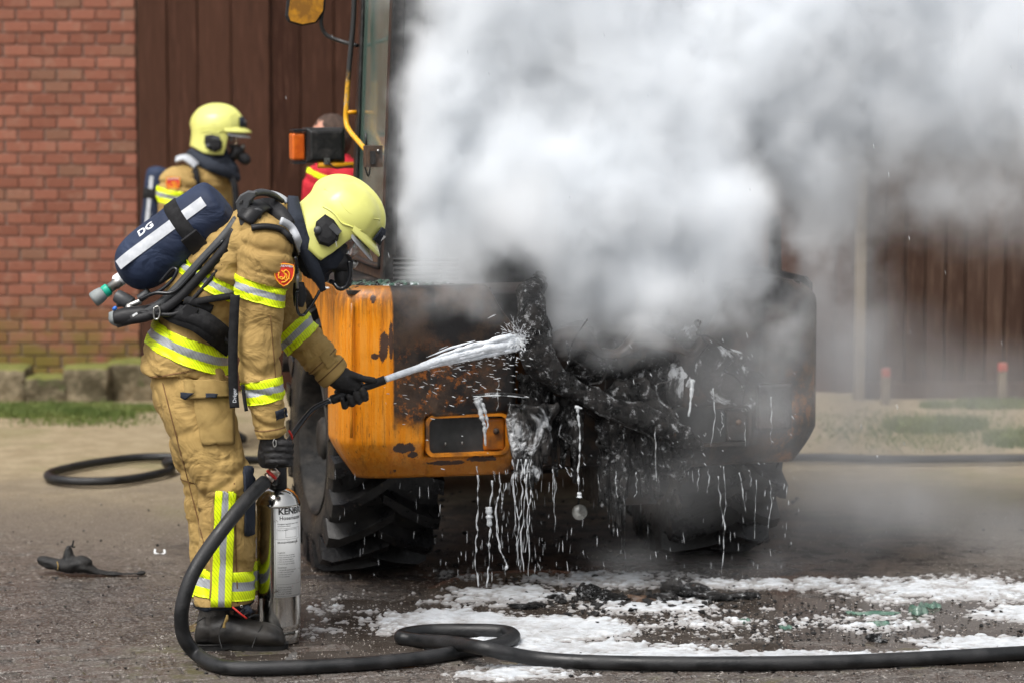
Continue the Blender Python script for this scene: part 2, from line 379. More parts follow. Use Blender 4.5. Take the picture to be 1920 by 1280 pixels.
def spot(px, py, rx, rz, k=.6):
    c_ = vb(px, py, -.79); dx = q.math('DIVIDE', q.math('SUBTRACT', x[0], c_.x), rx); dz = q.math('DIVIDE', q.math('SUBTRACT', x[2], c_.z), rz)
    r2 = q.math('ADD', q.math('MULTIPLY', dx, dx), q.math('MULTIPLY', dz, dz)); return q.ramp(q.math('ADD', r2, q.math('MULTIPLY', q.math('SUBTRACT', q.noise(24, 8, rough=.8, mapscale=(1, 1, .6)), .5), k*8)), 1.05, .95)
for s_ in (spot(718, 650, .018, .050), spot(731, 640, .008, .08), spot(702, 668, .014, .012), spot(757, 838, .040, .020), spot(774, 852, .020, .012), spot(840, 868, .07, .010), spot(905, 860, .06, .012), spot(700, 560, .012, .02)): chip = q.math('MAXIMUM', chip, s_)
dark_low = q.math('MULTIPLY', q.ramp(q.math('ADD', x[2], q.math('MULTIPLY', q.math('SUBTRACT', fine, .5), .12)), .56, .50), .55)
col = q.mix(dark_low, col, (.22, .075, .006)); col = q.mix(chip, col, (.060, .030, .019)); col = q.mix(soot, col, burnt)
q.out(Base_Color=col, Roughness=q.ramp(blotch, .4, .6, .28, .5)); q.bump(q.noise(40, 8, rough=.7), .25, .01)
M['burnt'] = mat('charred_metal', (.010, .010, .010), (.060, .042, .032), rough=.5, rough2=.8, nscale=7, ndetail=9, lo=.45, hi=.7, bump=.6, bscale=26, bdist=.02)
m = M['char'] = mat('wet_charred_rubber', (.010, .010, .010), rough=.4); q = NB(m)
z_ = q.noise(13, 9, rough=.75); c_ = q.mix(q.ramp(z_, .46, .60), (.004, .004, .004), (.034, .030, .028)); c_ = q.mix(q.ramp(q.noise(24, 10, rough=.85), .545, .60), c_, (.50, .51, .52)); c_ = q.mix(q.ramp(q.noise(9, 8, rough=.8), .62, .70, 0, .7), c_, (.16, .075, .03))
q.out(Base_Color=c_, Roughness=q.ramp(z_, .4, .6, .25, .7)); q.bump(q.noise(34, 10, rough=.8), 1.0, .035)
m = M['char2'] = mat('foamed_char', (.010, .010, .010), rough=.4); q = NB(m)
z_ = q.noise(9, 9, rough=.72); c_ = q.mix(q.ramp(z_, .44, .60), (.007, .007, .007), (.045, .040, .037)); c_ = q.mix(q.ramp(q.noise(7, 9, rough=.7, dist=.8), .50, .60), c_, (.66, .68, .70))
q.out(Base_Color=c_, Roughness=.5); q.bump(q.noise(30, 8, rough=.75), .8, .02)
m = M['tyre'] = mat('wet_tyre_rubber', (.012, .012, .013), rough=.3); q = NB(m); z_ = q.noise(6, 8, rough=.7)
q.out(Base_Color=q.mix(q.ramp(q.noise(22, 8, rough=.8), .58, .70, 0, .8), q.mix(q.ramp(z_, .4, .65), (.009, .009, .010), (.026, .025, .024)), (.085, .062, .042)), Roughness=q.ramp(z_, .35, .65, .22, .55)); q.b.inputs['Specular IOR Level'].default_value = .3; q.bump(q.noise(70, 6), .3, .006)
M['rim'] = mat('dirty_grey_rim', (.016, .016, .016), (.050, .045, .040), rough=.55, metal=.0, spec=.12, nscale=9, ndetail=9, bump=.4, bscale=40)
M['frame'] = mat('black_cab_frame', (.014, .014, .014), (.05, .045, .042), rough=.35, rough2=.6, nscale=20, lo=.5, hi=.75, bump=.2, bscale=60)
m = M['rail'] = mat('chipped_yellow_black_rail', (.03, .03, .03), rough=.4); q = NB(m); x = q.xyz()
nz = q.noise(26, 7, rough=.75); lo_ = q.ramp(q.math('ADD', x[2], q.math('MULTIPLY', nz, .3)), 2.10, 1.98)
c_ = q.mix(lo_, (.028, .028, .028), (.78, .40, .02)); c_ = q.mix(q.math('MULTIPLY', q.ramp(nz, .55, .6), lo_), c_, (.36, .33, .30))
q.out(Base_Color=c_)
M['yellowrail'] = mat('yellow_paint', (.78, .36, .01), (.66, .28, .01), rough=.4, nscale=20)
M['glass'] = mat('greenish_cab_glass', (.07, .115, .095), (.16, .20, .17), rough=.08, rough2=.25, nscale=3, vscale=(1, 1, .25), spec=.8, alpha=.93, bump=.05, bscale=3)
M['sootglass'] = mat('sooted_glass', (.014, .016, .016), (.05, .05, .05), rough=.25, nscale=4)
M['amber'] = mat('amber_lens', (.75, .16, .012), (.55, .09, .008), rough=.25, nscale=12, coat=.4)
M['mirrorglass'] = mat('painted_amber_reflection', (.72, .33, .03), (.35, .16, .03), rough=.15, metal=.3, nscale=22, coat=.5)  # yellow reflection in the mirror, painted into its base colour
M['lens'] = mat('headlamp_lens', (.62, .62, .58), (.25, .25, .23), rough=.12, nscale=30, coat=.5, metal=.2)
M['rustbox'] = mat('rusty_dark_metal', (.05, .036, .028), (.11, .065, .04), rough=.5, nscale=18, bump=.3, bscale=60)
# foam and water
M['foam'] = mat('white_foam', (.66, .69, .72), (.56, .58, .60), rough=.6, nscale=24, lo=.45, hi=.65, bump=.8, bscale=70, bdist=.008)
m = M['carpet'] = mat('thin_white_foam', (.6, .6, .6), rough=.5); q = NB(m)
z_ = q.xyz()[2]; nf = q.noise(46, 8, rough=.75); nm = q.noise(9, 6, rough=.7)
thin = q.ramp(q.math('ADD', z_, q.math('MULTIPLY', q.math('SUBTRACT', nf, .5), .012)), .0075, -.0005)
q.out(Base_Color=q.mix(q.math('MULTIPLY', thin, .8), q.mix(q.ramp(nm, .4, .65), (.68, .71, .74), (.55, .58, .61)), (.27, .25, .235)), Roughness=.45); q.bump(q.math('ADD', nf, nm), .8, .012)
M['jet'] = mat('white_foam_jet', (.80, .83, .87), (.66, .70, .74), rough=.35, nscale=30, vscale=(1, 1, 1), bump=.4, bscale=90, sub=.3)
M['runoff'] = mat('thin_foam_runoff', (.70, .73, .75), (.50, .53, .55), rough=.3, alpha=.78, nscale=60)
M['drop'] = mat('milky_droplets', (.80, .83, .86), rough=.15, alpha=.6)
M['greenglass'] = mat('green_broken_glass', (.09, .20, .15), (.24, .34, .28), rough=.08, nscale=30, trans=.35, alpha=.8)
# setting
m = M['ground'] = mat('gritty_wet_ground', (.1, .08, .07), rough=.6)
def ground_nodes(q, paver=False):
    x = q.xyz(); n1 = q.noise(1.1, 7, rough=.62); n2 = q.noise(7, 8, rough=.7); n3 = q.noise(95, 5, rough=.8); n4 = q.noise(34, 6, rough=.75)
    yy = q.math('ADD', x[1], q.math('MULTIPLY', q.math('SUBTRACT', n1, .5), 2.6))
    near = q.mix(q.ramp(n2, .42, .62), (.030, .022, .017), (.088, .077, .068))
    near = q.mix(q.ramp(n3, .50, .60), near, (.24, .225, .21)); near = q.mix(q.ramp(n4, .57, .63), near, (.014, .013, .012)); near = q.mix(q.ramp(q.noise(55, 6, rough=.8, mapscale=(1, .6, 1)), .60, .66), near, (.48, .45, .42))
    far = q.mix(q.ramp(n2, .35, .65), (.25, .195, .115), (.34, .275, .175)); far = q.mix(q.ramp(n4, .55, .70, 0, .7), far, (.14, .115, .07)); far = q.mix(q.ramp(n1, .52, .64, 0, .5), far, (.17, .16, .065))
    mid = q.mix(q.ramp(n3, .45, .6), (.105, .083, .062), (.20, .165, .125))
    c = q.mix(q.ramp(yy, 10.6, 12.2), near, mid); c = q.mix(q.ramp(yy, 12.0, 14.2), c, far)
    moss = q.math('MULTIPLY', q.ramp(n1, .55, .66), q.ramp(x[1], 10.2, 9.6)); c = q.mix(q.math('MULTIPLY', moss, q.ramp(n2, .45, .6)), c, (.075, .065, .018))
    # wet, dark brown area under the burning machine
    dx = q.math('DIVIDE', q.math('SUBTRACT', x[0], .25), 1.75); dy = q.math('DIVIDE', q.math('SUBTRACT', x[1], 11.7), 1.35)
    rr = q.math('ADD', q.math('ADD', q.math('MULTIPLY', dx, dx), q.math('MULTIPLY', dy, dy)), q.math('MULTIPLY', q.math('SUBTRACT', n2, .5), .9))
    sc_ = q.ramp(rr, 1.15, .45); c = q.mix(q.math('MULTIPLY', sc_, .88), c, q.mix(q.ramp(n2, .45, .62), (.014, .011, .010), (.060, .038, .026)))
    wet = q.math('MULTIPLY', q.ramp(yy, 12.5, 10.8), q.ramp(n2, .34, .50)); 
    q.out(Base_Color=c, Roughness=q.math('SUBTRACT', .85, q.math('MULTIPLY', wet, .60))); q.bump(q.math('ADD', n3, q.math('MULTIPLY', n4, 1.3)), .55, .012)
ground_nodes(NB(m))
m = M['paver'] = mat('wet_clay_pavers', (.1, .06, .05), rough=.5); q = NB(m)
oi = q.n.new('ShaderNodeObjectInfo').outputs['Random']; wp = q.n.new('ShaderNodeNewGeometry').outputs['Position']
n2 = q.noise(9, 8, vec=wp, rough=.7); n3 = q.noise(110, 5, vec=wp, rough=.8); n4 = q.noise(40, 6, vec=wp, rough=.75); n1 = q.noise(1.3, 5, vec=wp)
c = q.mix(oi, (.036, .024, .018), (.075, .055, .044)); c = q.mix(q.ramp(n2, .42, .62, 0, .8), c, (.088, .077, .067))
c = q.mix(q.ramp(n3, .50, .60), c, (.24, .225, .21)); c = q.mix(q.ramp(n4, .56, .62), c, (.014, .013, .012)); c = q.mix(q.ramp(q.noise(55, 6, vec=wp, rough=.8, mapscale=(1, .6, 1)), .60, .66), c, (.46, .43, .40))
c = q.mix(q.math('MULTIPLY', q.ramp(n1, .5, .62), q.ramp(n2, .48, .6, 0, .8)), c, (.075, .066, .016))
q.out(Base_Color=c, Roughness=q.ramp(n2, .4, .6, .25, .6)); q.bump(q.math('ADD', n3, n4), .5, .008)
m = M['brick'] = mat('red_clay_brick', (.3, .1, .06), rough=.85); q = NB(m)
oi = q.n.new('ShaderNodeObjectInfo').outputs['Random']; geo = q.n.new('ShaderNodeNewGeometry').outputs['Position']; x = q.xyz(geo)
c = q.mix(oi, (.195, .076, .050), (.30, .122, .082)); c = q.mix(q.ramp(q.noise(14, 6, vec=geo), .5, .75, 0, .7), c, (.30, .17, .12))
c = q.mix(q.math('MULTIPLY', q.ramp(q.math('FRACT', q.math('MULTIPLY', oi, 7.3)), .82, .95), .55), c, (.20, .12, .08))
c = q.mix(q.math('MULTIPLY', q.ramp(x[2], .65, .12), q.ramp(q.noise(4, 5, vec=geo), .35, .6)), c, (.16, .125, .03))
q.out(Base_Color=c); q.bump(q.noise(60, 6, vec=geo), .4, .01)
M['mortar'] = mat('grey_mortar', (.33, .255, .215), (.27, .205, .175), rough=.95, nscale=20, bump=.4, bscale=90)
m = M['plank'] = mat('dark_stained_boards', (.05, .02, .012), rough=.75); q = NB(m)
oi = q.n.new('ShaderNodeObjectInfo').outputs['Random']; geo = q.n.new('ShaderNodeNewGeometry').outputs['Position']
c = q.mix(oi, (.036, .015, .009), (.070, .032, .020)); c = q.mix(q.ramp(q.noise(9, 7, vec=geo, mapscale=(6, 6, .35), rough=.7), .48, .66), c, (.088, .040, .026))
c = q.mix(q.ramp(q.noise(22, 7, vec=geo, mapscale=(4, 4, .2)), .58, .7, 0, .8), c, (.018, .009, .007)); q.out(Base_Color=c); q.bump(q.noise(30, 6, vec=geo, mapscale=(5, 5, .2)), .5, .012)
m = M['plank2'] = mat('weathered_gate_boards', (.05, .02, .012), rough=.8); q = NB(m)
oi = q.n.new('ShaderNodeObjectInfo').outputs['Random']; geo = q.n.new('ShaderNodeNewGeometry').outputs['Position']
c = q.mix(oi, (.045, .025, .018), (.075, .045, .033)); c = q.mix(q.ramp(q.noise(9, 7, vec=geo, mapscale=(6, 6, .35), rough=.7), .48, .66), c, (.105, .068, .050)); q.out(Base_Color=c); q.bump(q.noise(30, 6, vec=geo, mapscale=(5, 5, .2)), .5, .012)
M['post'] = mat('pale_weathered_post', (.20, .155, .105), (.15, .12, .085), rough=.85, nscale=14, vscale=(3, 3, .4), bump=.3)
M['redpost'] = mat('faded_red_paint', (.42, .07, .05), (.30, .13, .10), rough=.7, nscale=18)
m = M['stone'] = mat('mossy_sandstone', (.2, .17, .1), rough=.9); q = NB(m)
geo = q.n.new('ShaderNodeNewGeometry'); nz = q.xyz(geo.outputs['Normal'])[2]; n1 = q.noise(6, 8, rough=.7)
c = q.mix(q.ramp(n1, .4, .62), (.085, .068, .036), (.25, .20, .125)); c = q.mix(q.math('MULTIPLY', q.ramp(q.math('ADD', nz, q.math('MULTIPLY', n1, .9)), .9, 1.35), .85), c, (.16, .17, .03))
c = q.mix(q.ramp(q.noise(9, 6), .55, .68, 0, .7), c, (.06, .075, .018)); q.out(Base_Color=c); q.bump(q.noise(22, 8, rough=.7), .7, .03)
M['grass'] = mat('short_green_grass', (.075, .115, .018), (.15, .18, .045), rough=.7, nscale=3)

for k_ in ('plank', 'plank2', 'brick', 'mortar'): M[k_].node_tree.nodes['Principled BSDF'].inputs['Specular IOR Level'].default_value = .15
M['puddle'] = mat('muddy_water_film', (.050, .040, .033), (.085, .072, .062), rough=.05, rough2=.16, nscale=5, spec=.6, bump=.12, bscale=26, bdist=.004)
# ================================================================ SETTING
WY = 17.0
# ground sheet with gentle unevenness, large enough to pass for the whole yard
def graded(lo, hi, c0, c1, step, far):
    a = list(np.arange(c0, c1+1e-6, step)); x = c0; s = step
    while x > lo: s *= far; x -= s; a.insert(0, x)
    x = c1; s = step
    while x < hi: s *= far; x += s; a.append(x)
    return np.array(a)
xs = graded(-200, 200, -3.4, 4.0, .05, 1.5); ys = graded(-120, 300, 8.4, 17.2, .05, 1.5)
X, Y = np.meshgrid(xs, ys); q_ = np.stack([X.ravel(), Y.ravel(), np.zeros(X.size)], 1)
Z = .006*fbm(q_*1.3, 3)+.003*fbm(q_*7, 3)-.006
inz = (q_[:, 1] < 11) & (np.abs(q_[:, 0]) < 3); 
V = np.stack([q_[:, 0], q_[:, 1], Z], 1); nx, ny = len(xs), len(ys)
Fg = [(j*nx+i, j*nx+i+1, (j+1)*nx+i+1, (j+1)*nx+i) for j in range(ny-1) for i in range(nx-1)]
tag(mk('ground', V, Fg, M['ground']), kind='structure')
# clay pavers standing out of the grit in the foreground: each its own piece of the pavement
pav = bpy.data.objects.new('pavement', None); COL.objects.link(pav); tag(pav, kind='structure'); WL['pavement'] = Vector((0, 0, 0))
bmv, bmf = box(-.0985, .0985, -.0475, .0475, -.05, .0)
base = bpy.data.meshes.new('paver'); base.from_pydata(bmv, [], bmf); bm = bmesh.new(); bm.from_mesh(base)
bmesh.ops.bevel(bm, geom=[e for e in bm.edges if all(v.co.z > -.01 for v in e.verts)], offset=.005, segments=1, affect='EDGES', clamp_overlap=True); bm.to_mesh(base); bm.free(); base.materials.append(M['paver'])
cnt = 0; AP = R(17); cells = []
for j in range(-60, 60):
    for i in range(-40, 40):
        u = i*.208+(.104 if j % 2 else 0); v_ = j*.104; x = u*math.cos(AP)-v_*math.sin(AP); y = 9.6+u*math.sin(AP)+v_*math.cos(AP)
        if y < 8.78: continue
        s_ = 5333/y; px = 960+x*s_
        if -20 < px < 1940 and y < 9.72: cells.append((y, x))
cells.sort(); stuffv = []
for k, (y, x) in enumerate(cells):
    z = -.001+rnd.uniform(-.003, .002)
    if k < 295:
        o = bpy.data.objects.new('paver', base); COL.objects.link(o); o.parent = pav
        o.location = (x, y, z); o.rotation_euler = (rnd.uniform(-.012, .012), rnd.uniform(-.012, .012), AP+rnd.uniform(-.02, .02))
# brick wall
bw = thing('brick_wall', 'red brick wall with pale mortar left of the dark wooden boards', 'wall', (-3.0, WY, 0)); 
mk('mortar', *box(-9, P(257, 300, WY).x-.004, WY+.006, WY+.3, -.3, 3.6), M['mortar'], bw, smooth=False)
pit, crs = .158, .0713; xr = P(258, 300, WY).x
bb = bpy.data.meshes.new('brick'); vv, ff = box(-.5*(pit-.009), .5*(pit-.009), 0, .05, -.5*(crs-.009), .5*(crs-.009)); bb.from_pydata(vv, [], ff)
bm = bmesh.new(); bm.from_mesh(bb); bmesh.ops.bevel(bm, geom=bm.edges[:], offset=.004, segments=1, affect='EDGES'); bm.to_mesh(bb); bm.free(); bb.materials.append(M['brick'])
hb = bpy.data.meshes.new('half_brick'); w2 = pit/2-.009; vv, ff = box(-.5*w2, .5*w2, 0, .05, -.5*(crs-.009), .5*(crs-.009)); hb.from_pydata(vv, [], ff); hb.materials.append(M['brick'])
rest = []; nb = 0
for r_ in range(-2, 48):
    zc = (r_+.5)*crs; x = xr
    first = True
    while x > -9:
        half = first and r_ % 2; wd = pit/2 if half else pit; xc = x-wd/2; first = False; x -= wd
        if xc > -3.25 and 0 <= r_ < 36:
            o = bpy.data.objects.new('brick', hb if half else bb); COL.objects.link(o); o.parent = bw; nb += 1
            o.location = (xc+3.0+rnd.uniform(-.002, .002), -.008+rnd.uniform(-.003, .002), zc); o.rotation_euler = (0, 0, rnd.uniform(-.006, .006))
        else: rest.append(box(xc-wd/2+.006, xc+wd/2-.006, WY-.006, WY+.02, zc-crs/2+.006, zc+crs/2-.006))
tag(mk('brick_courses', *join(*rest), M['brick'], bw, smooth=False), kind='stuff')
# barn boards
bd = thing('board_wall', 'dark brown wall of upright wooden boards behind the machine', 'wall', (0, WY+.05, 0))
x = xr+.012; i = 0; x1 = P(1600, 400, WY).x
while x < x1:
    wd = rnd.choice([.16, .18, .2, .2, .23]); dy = rnd.uniform(-.012, .012)
    o = mk('plank', *box(x, min(x+wd-.006, x1), WY-.03+dy, WY+.0+dy, -.05, 3.7), M['plank'], bd, smooth=False); bevel(o, .004, 1); x += wd
mk('backing_boards', *box(xr+.01, 8, WY+.03, WY+.10, -.05, 3.7), M['burnt'], bd, smooth=False)
GY = 16.7; gx0 = P(1626, 500, GY).x
gate = thing('board_gate', 'weathered brown board gate right of the pale upright post', 'gate', (gx0, GY, 0))
x = gx0
while x < 7.2:
    wd = rnd.choice([.112, .116, .12]); dy = rnd.uniform(-.006, .006)
    o = mk('plank', *box(x, x+wd-.008, GY+dy, GY+.028+dy, .05, 3.6), M['plank2'], gate, smooth=False); bevel(o, .003, 1); x += wd
mk('bottom_rail', *box(gx0-.02, 7.2, GY-.06, GY-.015, -.02, .09), M['plank2'], gate, smooth=False)
mk('back_rail', *box(gx0, 7.2, GY+.04, GY+.09, 1.4, 1.55), M['plank2'], gate, smooth=False)
pxa, pxb = P(1604, 500, GY-.1).x, P(1624, 500, GY-.1).x
tag(bevel(mk('gate_post', *box(pxa, pxb, GY-.12, GY-.04, -.05, 3.6), M['post'], smooth=False), .008), 'pale weathered wooden post at left edge of the board gate', 'post')
for k, (px, top, lab) in enumerate(((1661, 690, 'shorter faded red marker post at the foot of the gate near the pale post'), (1880, 680, 'taller faded red marker post at the gate near the right edge'))):
    c0 = P(px, top, GY-.3); t = thing('marker_post', lab, 'post', (c0.x, c0.y, 0), 'red marker posts at the gate foot')
    bevel(mk('post_body', *box(c0.x-.024, c0.x+.024, c0.y-.02, c0.y+.02, -.05, c0.z-.05), M['post'], t, smooth=False), .004)
    bevel(mk('red_cap', *box(c0.x-.026, c0.x+.026, c0.y-.022, c0.y+.022, c0.z-.048, c0.z), M['redpost'], t, smooth=False), .006)
# stones at the foot of the brick wall
stones = [((-60, 50), 690, 755, 'leftmost mossy sandstone block under the brick wall'), ((45, 125), 708, 757, 'low dark stone lying between two larger mossy blocks'),
          ((112, 205), 688, 757, 'large mossy sandstone block right of the low stone'), ((196, 292), 680, 752, 'rounded sandstone block beside the wall corner, behind the bent firefighter'),
          ((286, 330), 700, 750, 'small dark stone at the foot of the wooden boards')]
for k, ((xa, xb), yt, yb, lab) in enumerate(stones):
    g = gp((xa+xb)/2, yb-2); a, b = P(xa, yb, g.y).x, P(xb, yb, g.y).x; h = P(xa, yt, g.y).z
    bm = bmesh.new(); bmesh.ops.create_cube(bm, size=2); bmesh.ops.subdivide_edges(bm, edges=bm.edges[:], cuts=14, use_grid_fill=True)
    co = np.array([v.co[:] for v in bm.verts]); ff = [tuple(v.index for v in f.verts) for f in bm.faces]; bm.free()
    ln = np.linalg.norm(co, axis=1)[:, None]; co = co*(1-.16*(ln-1)); co = co*(1+.10*fbm(co*1.3+k*9, 4)[:, None]+.05*fbm(co*5+k, 3)[:, None])
    tag(mk('stone_block', co*np.array([(b-a)/2, .17, (h+.06)/2])+np.array([(a+b)/2, g.y+.17, (h-.06)/2]), ff, M['stone']), lab, 'stone', 'stone blocks below the brick wall')
# grass tufts
def grass(name, areas, n, label=None):
    V, Fc = [], []
    for _ in range(n):
        (x0, x1, y0, y1, hh) = areas[rnd.choices(range(len(areas)), [a[5] for a in areas])[0]][:5]
        g = gp(rnd.triangular(x0, x1), rnd.triangular(y0, y1)); h = hh*rnd.uniform(.4, 1.1); a = rnd.uniform(0, 6.28); w_ = rnd.uniform(.002, .005)
        lx, ly = rnd.uniform(-.6, .6)*h, rnd.uniform(-.6, .6)*h; k = len(V); c, s = math.cos(a)*w_, math.sin(a)*w_
        V += [(g.x-c, g.y-s, -.01), (g.x+c, g.y+s, -.01), (g.x+lx*.35-c*.7, g.y+ly*.35-s*.7, h*.6), (g.x+lx*.35+c*.7, g.y+ly*.35+s*.7, h*.6), (g.x+lx, g.y+ly, h)]
        Fc += [(k, k+1, k+3, k+2), (k+2, k+3, k+4)]
    return tag(mk(name, V, Fc, M['grass'], smooth=False), kind='stuff')
grass('grass', [(-40, 130, 757, 782, .030, 3), (60, 260, 757, 780, .028, 3), (230, 300, 758, 770, .02, .6), (0, 300, 764, 800, .015, .8), (1650, 1860, 784, 812, .04, 1.5), (1780, 1960, 752, 766, .04, .9), (1840, 1960, 805, 840, .035, .8), (1720, 1790, 754, 764, .03, .3), (1500, 1960, 762, 850, .012, 1.2)], 26000)
# ---- shallow water standing in the low spots
px_ = np.arange(-1.2, 3.4, .03); py_ = np.arange(9.0, 11.2, .03); X, Y = np.meshgrid(px_, py_); q_ = np.stack([X.ravel(), Y.ravel(), 0*X.ravel()], 1)
c1_, c2_, c3_ = gp(1500, 1160), gp(640, 1215), gp(1100, 1130)
f_ = np.maximum.reduce([1.2-np.hypot((q_[:, 0]-c1_.x)/1.5, (q_[:, 1]-c1_.y)/.62), 1.0-np.hypot((q_[:, 0]-c2_.x)/.45, (q_[:, 1]-c2_.y)/.30), 1.2-np.hypot((q_[:, 0]-c3_.x)/.8, (q_[:, 1]-c3_.y)/.5)])
zz = np.clip((f_+.5*fbm(q_*2.4+8, 4))*.03, -.016, .0)-.0035+(q_[:, 1] < 9.72)*.003
mx_, my_ = len(px_), len(py_); tag(mk('puddle_water', np.stack([q_[:, 0], q_[:, 1], zz], 1), [(j*mx_+i, j*mx_+i+1, (j+1)*mx_+i+1, (j+1)*mx_+i) for j in range(my_-1) for i in range(mx_-1)], M['puddle']), kind='structure')
# ---- foam carpet on the ground (one uncountable sheet, sinking below the ground where there is none)
fx = np.arange(-1.5, 2.6, .0085); fy = np.arange(9.0, 11.6, .0085); X, Y = np.meshgrid(fx, fy)
p = np.stack([X.ravel(), Y.ravel(), 0*X.ravel()], 1)
def blob(px, py, rx, ry, a=1.):
    c = gp(px, py); r = np.hypot((p[:, 0]-c.x)/rx, (p[:, 1]-c.y)/ry); return a*np.clip(1.35-r, 0, 1.0)
Ff = np.zeros(len(p))
for b_ in [(860, 1165, .34, .28, .95), (1010, 1180, .42, .30, 1.0), (960, 1115, .40, .30, .7), (1100, 1215, .55, .14, 1.05), (1350, 1226, .75, .085, 1.08), (1620, 1229, .55, .055, .95), (1880, 1205, .42, .16, 1.05),
           (1760, 1222, .35, .06, .9), (1200, 1135, .42, .20, .72), (1500, 1092, .7, .16, .68), (1800, 1105, .62, .34, .76), (1950, 1150, .4, .2, .85), (650, 1140, .30, .42, .36), (600, 1180, .2, .3, .30), (1400, 1165, .75, .45, .44), (1650, 1160, .5, .4, .44), (980, 1262, .3, .12, .72), (1150, 1250, .5, .05, .9), (400, 1130, .3, .2, .30), (900, 1085, .5, .3, .35), (1150, 1085, .5, .25, .62)]:
    Ff = np.maximum(Ff, blob(*b_))
n_big = fbm(p*3.1+3, 4); n_mid = fbm(p*11, 4); n_f = fbm(p*46, 4)
amt = Ff*1.25+.20*n_big+.22*n_mid+.40*n_f+.20*vnoise(p*85)-.60
Zf = np.clip(amt*.030, -.014, .009)+(.004*n_mid+.003*n_f)*(amt > .05)-.004
inside = amt > -.25
nx, ny = len(fx), len(fy); ok = inside.reshape(ny, nx); idx = -np.ones((ny, nx), int); use = np.zeros((ny, nx), bool)
cell = ok[:-1, :-1] | ok[1:, :-1] | ok[:-1, 1:] | ok[1:, 1:]; use[:-1, :-1] |= cell; use[1:, :-1] |= cell; use[:-1, 1:] |= cell; use[1:, 1:] |= cell
idx[use] = np.arange(use.sum()); Vf = np.stack([p[:, 0], p[:, 1], Zf], 1).reshape(ny, nx, 3)[use]
jj, ii = np.nonzero(cell); Fq = np.stack([idx[jj, ii], idx[jj, ii+1], idx[jj+1, ii+1], idx[jj+1, ii]], 1)
tag(mk('foam', Vf, Fq, M['carpet']), kind='stuff')
# ================================================================ THE BURNT MACHINE (vehicle-local: x across to the right, y away, z up)
ve = thing('loader', 'burnt orange loader with tall cab, big lugged tyres and charred rear', 'loader', tuple(VO), rz=VA)
def vm(name, vf, m, parent=None, smooth=True): return mk(name, vf[0], vf[1], m, parent or ve, smooth, world=False)
W_ = 1.83
# rear shell: plan curve swept up, with lamp recesses and dents
plan = catmull([(-.020, -.50), (-.022, -.66), (-.012, -.715), (.035, -.762), (.085, -.782), (.125, -.795)], 9)[:-1]
plan = [np.array(q) for q in plan]+[np.array((.145, -.800))]
nmid = 150
plan += [np.array((.145+(W_-.29)*t, -.80-.012*math.sin(math.pi*t))) for t in np.linspace(0, 1, nmid+1)[1:]]
plan += [np.array((W_-q[0], q[1])) for q in reversed(plan[:len(catmull([(0, 0)]*6, 9))-1])]
plan = np.array(plan); cen = np.array((W_/2, -.35))
zs = np.concatenate([np.linspace(.462, .60, 14), np.linspace(.61, 1.10, 44)[0:], np.array([1.125, 1.145, 1.158, 1.166, 1.17])])
lampL = (vb(797, 778, -.80), vb(953, 850, -.80)); lampR = (Vector((W_-lampL[1].x, 0, lampL[0].z)), Vector((W_-lampL[0].x, 0, lampL[1].z)))
V, Fc = [], []
for z in zs:
    ins = 0
    if z < .60: ins = .085*((.60-z)/.138)**1.25
    if z > 1.10: ins = .045*(1-math.sqrt(max(0, 1-((z-1.10)/.07)**2)))
    for q in plan:
        d0 = cen-q; side = min(q[0], W_-q[0]); dn = np.array((np.sign(cen[0]-q[0])*max(0, 1-side/.17), 1.0*min(1, max(0, (-.50-q[1])/.25)))); dn /= np.linalg.norm(dn)+1e-9
        p_ = q+dn*ins; x, y = p_
        if side > .12:
            for (l0, l1) in (((lampL[0].x, lampL[0].z), (lampL[1].x, lampL[1].z)), ((lampR[0].x, lampR[0].z), (lampR[1].x, lampR[1].z))):
                if l0[0] < x < l1[0] and l1[1] < z < l0[1]: y += .045
            if .62 < x < 1.28 and z < 1.0: y += .10
            y += .010*math.sin(x*7+z*4)*(1 if .3 < x < 1.6 else 0)
        V.append((x, y, z))
n_ = len(plan)
for j in range(len(zs)-1):
    for i in range(n_-1): Fc.append((j*n_+i, j*n_+i+1, (j+1)*n_+i+1, (j+1)*n_+i))
V = np.array(V); V[:, 1] += .004*fbm(V*6, 3)
mid_ = np.clip((V[:, 0]-.52)/.12, 0, 1)*np.clip((1.50-V[:, 0])/.10, 0, 1)*(V[:, 2] > .88)          # engine cover burnt away: torn, sagging upper edge
sag = mid_*(.72+.55*fbm(V*np.array((7, 0, 0)), 3)); V[:, 2] = np.where(V[:, 2] > .88, .88+(V[:, 2]-.88)*(1-np.clip(sag, 0, .97)), V[:, 2])
rc_ = np.clip((V[:, 0]-(W_-.16))/.16, 0, 1)*np.clip((V[:, 2]-1.06)/.11, 0, 1)**2; V[:, 0] -= .055*rc_; V[:, 2] -= .02*rc_
o = mk('rear_shell', V, Fc, M['paint'], ve, True, world=False); solid(o, .008, 1); o['label'] = 'orange paint at its left corner, soot black across the rear'
vm('top_deck', box(.0, .54, -.755, .62, 1.148, 1.162), M['burnt'], smooth=False); vm('top_deck', box(1.47, W_-.06, -.745, .62, 1.146, 1.160), M['burnt'], smooth=False); vm('top_deck', box(.54, 1.47, -.38, .62, 1.148, 1.162), M['burnt'], smooth=False)
# folded rib and seam on the orange corner
vm('corner_rib', tube([(.006, -.768, .62), (.006, -.772, .9), (.010, -.770, 1.12)], .006, 6, 4), M['paint'])
